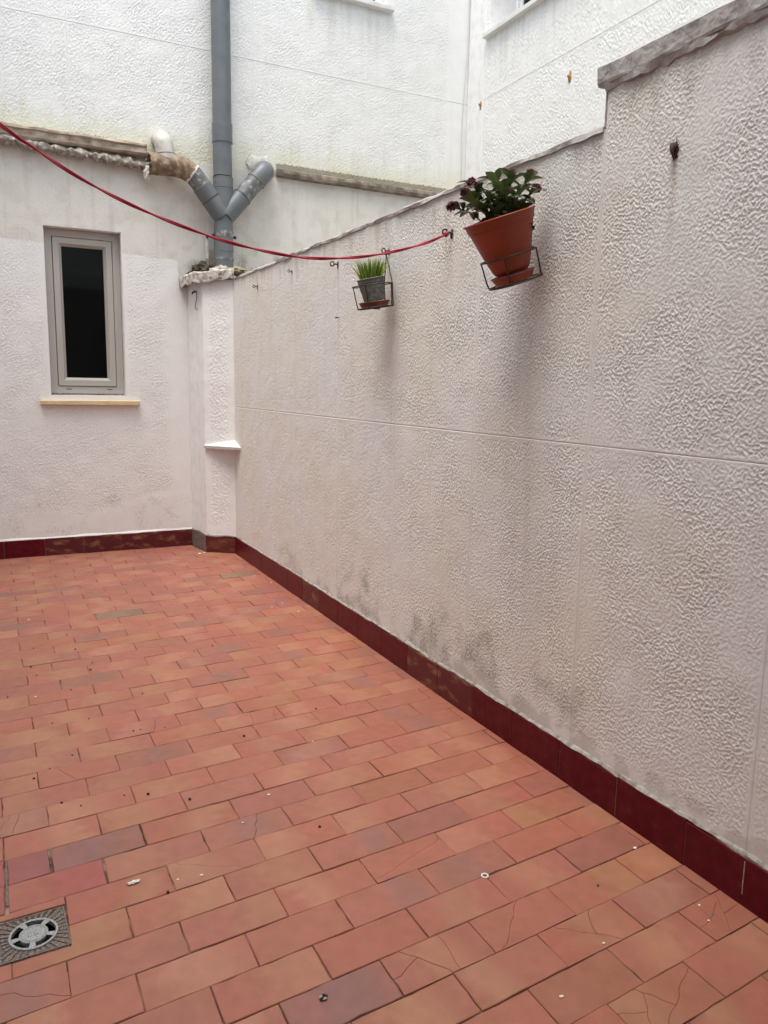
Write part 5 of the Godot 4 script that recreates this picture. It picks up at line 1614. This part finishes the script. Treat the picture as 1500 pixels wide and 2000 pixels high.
func build_small_pot() -> void:
	var at := Vector3(1.822, 1.938, -3.722)
	var X := tilted(at, 13.0)
	var ho := thing("wire_pot_holder", "black wire holder carrying the small grey grass pot", "pot holder", Vector3(1.822, 1.905, -3.722))
	var inv := Transform3D(Basis(), -ho.position)
	var XH := tilted(Vector3(1.822, 1.905, -3.722), 9.0)
	holder_wires(ho, XH, 0.104, 0.090, 0.112, 0.0030, inv, 4)
	var apex := Vector3(WX - 0.020, 2.185, -3.775)
	for sg in [-1.0, 1.0]:
		var p := [XH * Vector3(0.085, -0.004, sg * 0.045), XH * Vector3(0.095, 0.112, sg * 0.045), apex]
		var w := []
		for q in p: w.append(inv * q)
		put(ho, "hanger_wire", tube(w, 0.0030, 7), M.iron)
	put(ho, "hanger_tip", lump(inv * apex, Vector3.ONE * 0.007, 0.1, 1.0, 10, 6), M.iron)
	eye_hook(Vector3(WX, 2.205, -3.785), "dark eye hook above the small grass pot's holder", 1.1)
	var sa := thing("saucer", "brown clay saucer under the small grey grass pot", "saucer", XH * Vector3(0, 0.003, 0))
	put(sa, "dish", lathe([Vector2(0, 0), Vector2(0.066, 0), Vector2(0.070, 0.004), Vector2(0.078, 0.022), Vector2(0.082, 0.023), Vector2(0.082, 0.027), Vector2(0.076, 0.027), Vector2(0.064, 0.012), Vector2(0, 0.011)], 36, Transform3D(XH.basis, Vector3.ZERO)), M.saucer_brown)
	var pot := thing("metal_pot", "small grey zinc pot with green grass blades in a wire holder", "pot", at)
	var B := Transform3D(X.basis, Vector3.ZERO)
	put(pot, "body", lathe([Vector2(0, 0), Vector2(0.054, 0), Vector2(0.056, 0.003), Vector2(0.071, 0.108), Vector2(0.071, 0.108), Vector2(0.0745, 0.110), Vector2(0.0755, 0.1135), Vector2(0.0735, 0.116), Vector2(0.0705, 0.114), Vector2(0.0685, 0.106), Vector2(0.055, 0.01)], 44, B), M.zinc)
	put(pot, "rim_band", lathe([Vector2(0.0690, 0.092), Vector2(0.0708, 0.094), Vector2(0.0708, 0.097), Vector2(0.0695, 0.099)], 44, B), M.zinc)
	put(pot, "soil", lump(B * Vector3(0, 0.095, 0), Vector3(0.064, 0.010, 0.064), 0.2, 2.4, 24, 10), M.soil)
	var pl := thing("grass_plant", "tuft of bright green grass blades in the small grey pot", "plant", X * Vector3(0, 0.10, 0))
	var r2 := RandomNumberGenerator.new()
	r2.seed = 12
	for g in 3:
		var V := PackedVector3Array(); var N := PackedVector3Array(); var I := PackedInt32Array()
		for k in 120:
			var a := r2.randf() * TAU
			var rr := sqrt(r2.randf()) * 0.050
			var b := X.basis * Vector3(cos(a) * rr, 0, sin(a) * rr)
			var lean := rr / 0.050 * r2.randf_range(0.15, 0.62)
			var dirv := (Vector3(cos(a) * lean, 1, sin(a) * lean) + X.basis.y * 0.2).normalized()
			var h := r2.randf_range(0.070, 0.125) * (0.8 if lean > 0.45 else 1.0)
			var sd := dirv.cross(Vector3(r2.randf_range(-1, 1), 0.1, r2.randf_range(-1, 1))).normalized()
			var rows := []
			for i in 5:
				var t := i / 4.0
				var c := b + dirv * h * t + Vector3(cos(a), -0.35, sin(a)) * h * 0.22 * t * t * lean * 1.6
				var w := 0.0022 * (1.0 - pow(t, 1.6)) + 0.0003
				rows.append([c - sd * w, c + sd.cross(dirv) * w * 0.5, c + sd * w])
			grid_into(V, N, I, rows, false)
		var o := put(pl, "blades", mesh_of(V, N, I), M.blade[g])
		o.set_meta("kind", "stuff")

# ------------------------------------------------------------------ drain and debris
func annulus(s: SurfaceTool, r0: float, r1: float, a0: float, a1: float, y: float, th: float, n: int, ch := 0.0012) -> void:
	for k in n:
		var t0 := lerpf(a0, a1, float(k) / n)
		var t1 := lerpf(a0, a1, float(k + 1) / n)
		var d0 := Vector3(cos(t0), 0, sin(t0)); var d1 := Vector3(cos(t1), 0, sin(t1))
		var Y := Vector3(0, y, 0); var C := Vector3(0, y - ch, 0); var Bt := Vector3(0, y - th, 0)
		quad(s, d0 * (r0 + ch) + Y, d1 * (r0 + ch) + Y, d1 * (r1 - ch) + Y, d0 * (r1 - ch) + Y, Vector3.UP)
		quad(s, d0 * (r1 - ch) + Y, d1 * (r1 - ch) + Y, d1 * r1 + C, d0 * r1 + C, d0 + Vector3.UP)
		quad(s, d0 * r1 + C, d1 * r1 + C, d1 * r1 + Bt, d0 * r1 + Bt, d0)
		if r0 > 0.001:
			quad(s, d0 * (r0 + ch) + Y, d1 * (r0 + ch) + Y, d1 * r0 + C, d0 * r0 + C, -d0 + Vector3.UP)
			quad(s, d0 * r0 + C, d1 * r0 + C, d1 * r0 + Bt, d0 * r0 + Bt, -d0)

func build_drain() -> void:
	var d := thing("floor_drain", "square floor drain with round metal grate set among the bricks", "drain", Vector3(0.033, 0, -2.141))
	d.rotation.y = 0.03
	# frame plate with a round hole: built from wedges, fluted
	var s := st_new()
	var n := 64
	var sq := func(a: float, h: float) -> Vector3:
		var c := cos(a); var q := sin(a)
		var m := h / maxf(absf(c), absf(q))
		return Vector3(c * m, 0, q * m)
	for k in n:
		var a0 := TAU * k / n; var a1 := TAU * (k + 1) / n
		var r0 := Vector3(cos(a0), 0, sin(a0)) * 0.064; var r1 := Vector3(cos(a1), 0, sin(a1)) * 0.064
		var e0: Vector3 = sq.call(a0, 0.087); var e1: Vector3 = sq.call(a1, 0.087)
		var y := Vector3(0, -0.004 + (0.0012 if k % 2 else -0.0012), 0)
		var yo := Vector3(0, -0.001, 0)
		quad(s, r0 + y, r1 + y, e1 * 0.94 + y, e0 * 0.94 + y, Vector3.UP)
		quad(s, e0 * 0.94 + y, e1 * 0.94 + y, e1 * 0.955 + yo, e0 * 0.955 + yo, Vector3.UP)
		quad(s, e0 * 0.955 + yo, e1 * 0.955 + yo, e1 + yo, e0 + yo, Vector3.UP)
		quad(s, e0 + yo, e1 + yo, e1 - Vector3(0, 0.012, 0), e0 - Vector3(0, 0.012, 0), e0)
		quad(s, r0 + y, r1 + y, r1 - Vector3(0, 0.02, 0), r0 - Vector3(0, 0.02, 0), -r0)
	put(d, "frame", s.commit(), M.drain_frame)
	var pit := st_new()
	annulus(pit, 0.0, 0.066, 0, TAU, -0.040, 0.004, 32)
	put(d, "pit", pit.commit(), M.black)
	var g := Node3D.new()
	g.name = "grate"
	d.add_child(g)
	var gr := st_new()
	annulus(gr, 0.0560, 0.0635, 0, TAU, 0.0015, 0.012, 48)
	put(g, "rim", gr.commit(), M.steel)
	var hub := st_new()
	annulus(hub, 0.0, 0.0375, 0, TAU, 0.0012, 0.012, 40)
	put(g, "hub", hub.commit(), M.steel)
	var lip := st_new()
	annulus(lip, 0.030, 0.0325, 0, TAU, 0.0026, 0.002, 40, 0.0006)
	put(g, "hub_ring", lip.commit(), M.steel)
	for k in 5:
		var a := TAU * k / 5 + 0.45
		var sp := st_new()
		annulus(sp, 0.0365, 0.0565, a - 0.16, a + 0.16, 0.0010, 0.010, 4)
		put(g, "spoke", sp.commit(), M.steel)
	for k in 4:
		put(g, "emblem_bar", box_mesh(Vector3(-0.0155 + k * 0.008, 0.0008, -0.013 + absf(k - 1.5) * 0.003), Vector3(-0.0115 + k * 0.008, 0.0026, 0.013 - absf(k - 1.5) * 0.003), 0.0006), M.steel)

func build_debris() -> void:
	var black := [Vector2(0.18, -3.56), Vector2(0.33, -3.54), Vector2(0.14, -3.12), Vector2(0.08, -3.06), Vector2(0.16, -2.83), Vector2(0.58, -2.66), Vector2(0.37, -2.79), Vector2(0.45, -2.76), Vector2(0.22, -2.78), Vector2(0.40, -2.16), Vector2(0.23, -3.20), Vector2(0.52, -3.33), Vector2(0.49, -3.33), Vector2(0.62, -3.31), Vector2(0.09, -5.96), Vector2(0.29, -3.93), Vector2(0.01, -3.96), Vector2(0.29, -4.43), Vector2(0.13, -4.35), Vector2(0.15, -4.21), Vector2(0.43, -4.29), Vector2(0.41, -4.18), Vector2(0.37, -4.55), Vector2(0.35, -4.84), Vector2(0.16, -4.66), Vector2(1.09, -4.30), Vector2(0.97, -4.25), Vector2(0.60, -3.74), Vector2(1.59, -1.63), Vector2(1.30, -3.22), Vector2(0.91, -3.08), Vector2(0.94, -2.29)]
	for i in black.size():
		var r := rng.randf_range(0.0028, 0.0055)
		var o := put(self, "dirt_speck", lump(Vector3.ZERO, Vector3(r, r * 0.7, r * 1.1), 0.3, i * 1.3, 10, 6), M.speck)
		o.position = Vector3(black[i].x, r * 0.5, black[i].y)
		tag(o, "tiny dark pellet of dirt lying on the brick floor", "speck", "dark pellets scattered on the floor")
	var white := [Vector2(0.71, -2.43), Vector2(0.51, -2.20), Vector2(0.44, -2.21), Vector2(0.16, -5.26), Vector2(0.13, -3.91), Vector2(0.91, -6.05), Vector2(1.39, -6.76), Vector2(1.84, -1.73), Vector2(1.80, -1.43), Vector2(1.77, -1.37), Vector2(1.43, -1.43), Vector2(1.20, -1.33), Vector2(0.85, -2.57), Vector2(1.16, -2.91), Vector2(1.87, -5.56), Vector2(1.76, -4.99), Vector2(1.82, -5.82), Vector2(1.66, -4.92), Vector2(1.79, -4.75)]
	for i in white.size():
		var r := rng.randf_range(0.003, 0.0055)
		var o := put(self, "paint_chip", lump(Vector3.ZERO, Vector3(r * 1.3, r * 0.4, r), 0.4, i * 1.7 + 40.0, 10, 6), M.chip)
		o.position = Vector3(white[i].x, r * 0.35, white[i].y)
		tag(o, "tiny pale chip of paint lying on the brick floor", "chip", "pale chips scattered on the floor")
	var f := thing("paint_flake", "long white flake lying on a brick above the floor drain", "flake", Vector3(0.314, 0.0, -2.25))
	put(f, "flake", lump(Vector3(0, 0.003, 0), Vector3(0.016, 0.003, 0.007), 0.7, 3.0, 16, 8), M.chip)
	put(f, "flake_tip", lump(Vector3(0.015, 0.003, -0.005), Vector3(0.008, 0.002, 0.0025), 0.5, 5.0, 10, 6), M.chip)
	var rg := thing("metal_ring", "small pale ring lying in a joint of the brick floor", "ring", Vector3(1.301, 0.003, -1.818))
	put(rg, "band", tube(ring(Vector3.ZERO, Vector3.RIGHT, Vector3.BACK, 0.010, 14) + [Vector3(0.010, 0, 0)], 0.003, 7), M.chip)
	var hk := thing("seed_husk", "crumpled grey seed husk on the front bricks", "husk", Vector3(0.661, 0.003, -1.582))
	for k in 5:
		var a := TAU * k / 5
		put(hk, "scale", lump(Vector3(cos(a) * 0.006, 0.002, sin(a) * 0.006), Vector3(0.006, 0.003, 0.003), 0.5, k * 2.0, 10, 6), M.grout if k % 2 else M.speck)
	var ch := thing("plaster_crumb", "two white plaster crumbs on the floor before the pilaster", "crumb", Vector3(1.62, 0.0, -6.79))
	put(ch, "crumb", lump(Vector3(0, 0.004, 0), Vector3(0.016, 0.005, 0.010), 0.5, 3.0, 12, 8), M.chip)
	put(ch, "crumb", lump(Vector3(0.045, 0.004, -0.01), Vector3(0.018, 0.004, 0.008), 0.5, 7.0, 12, 8), M.chip)
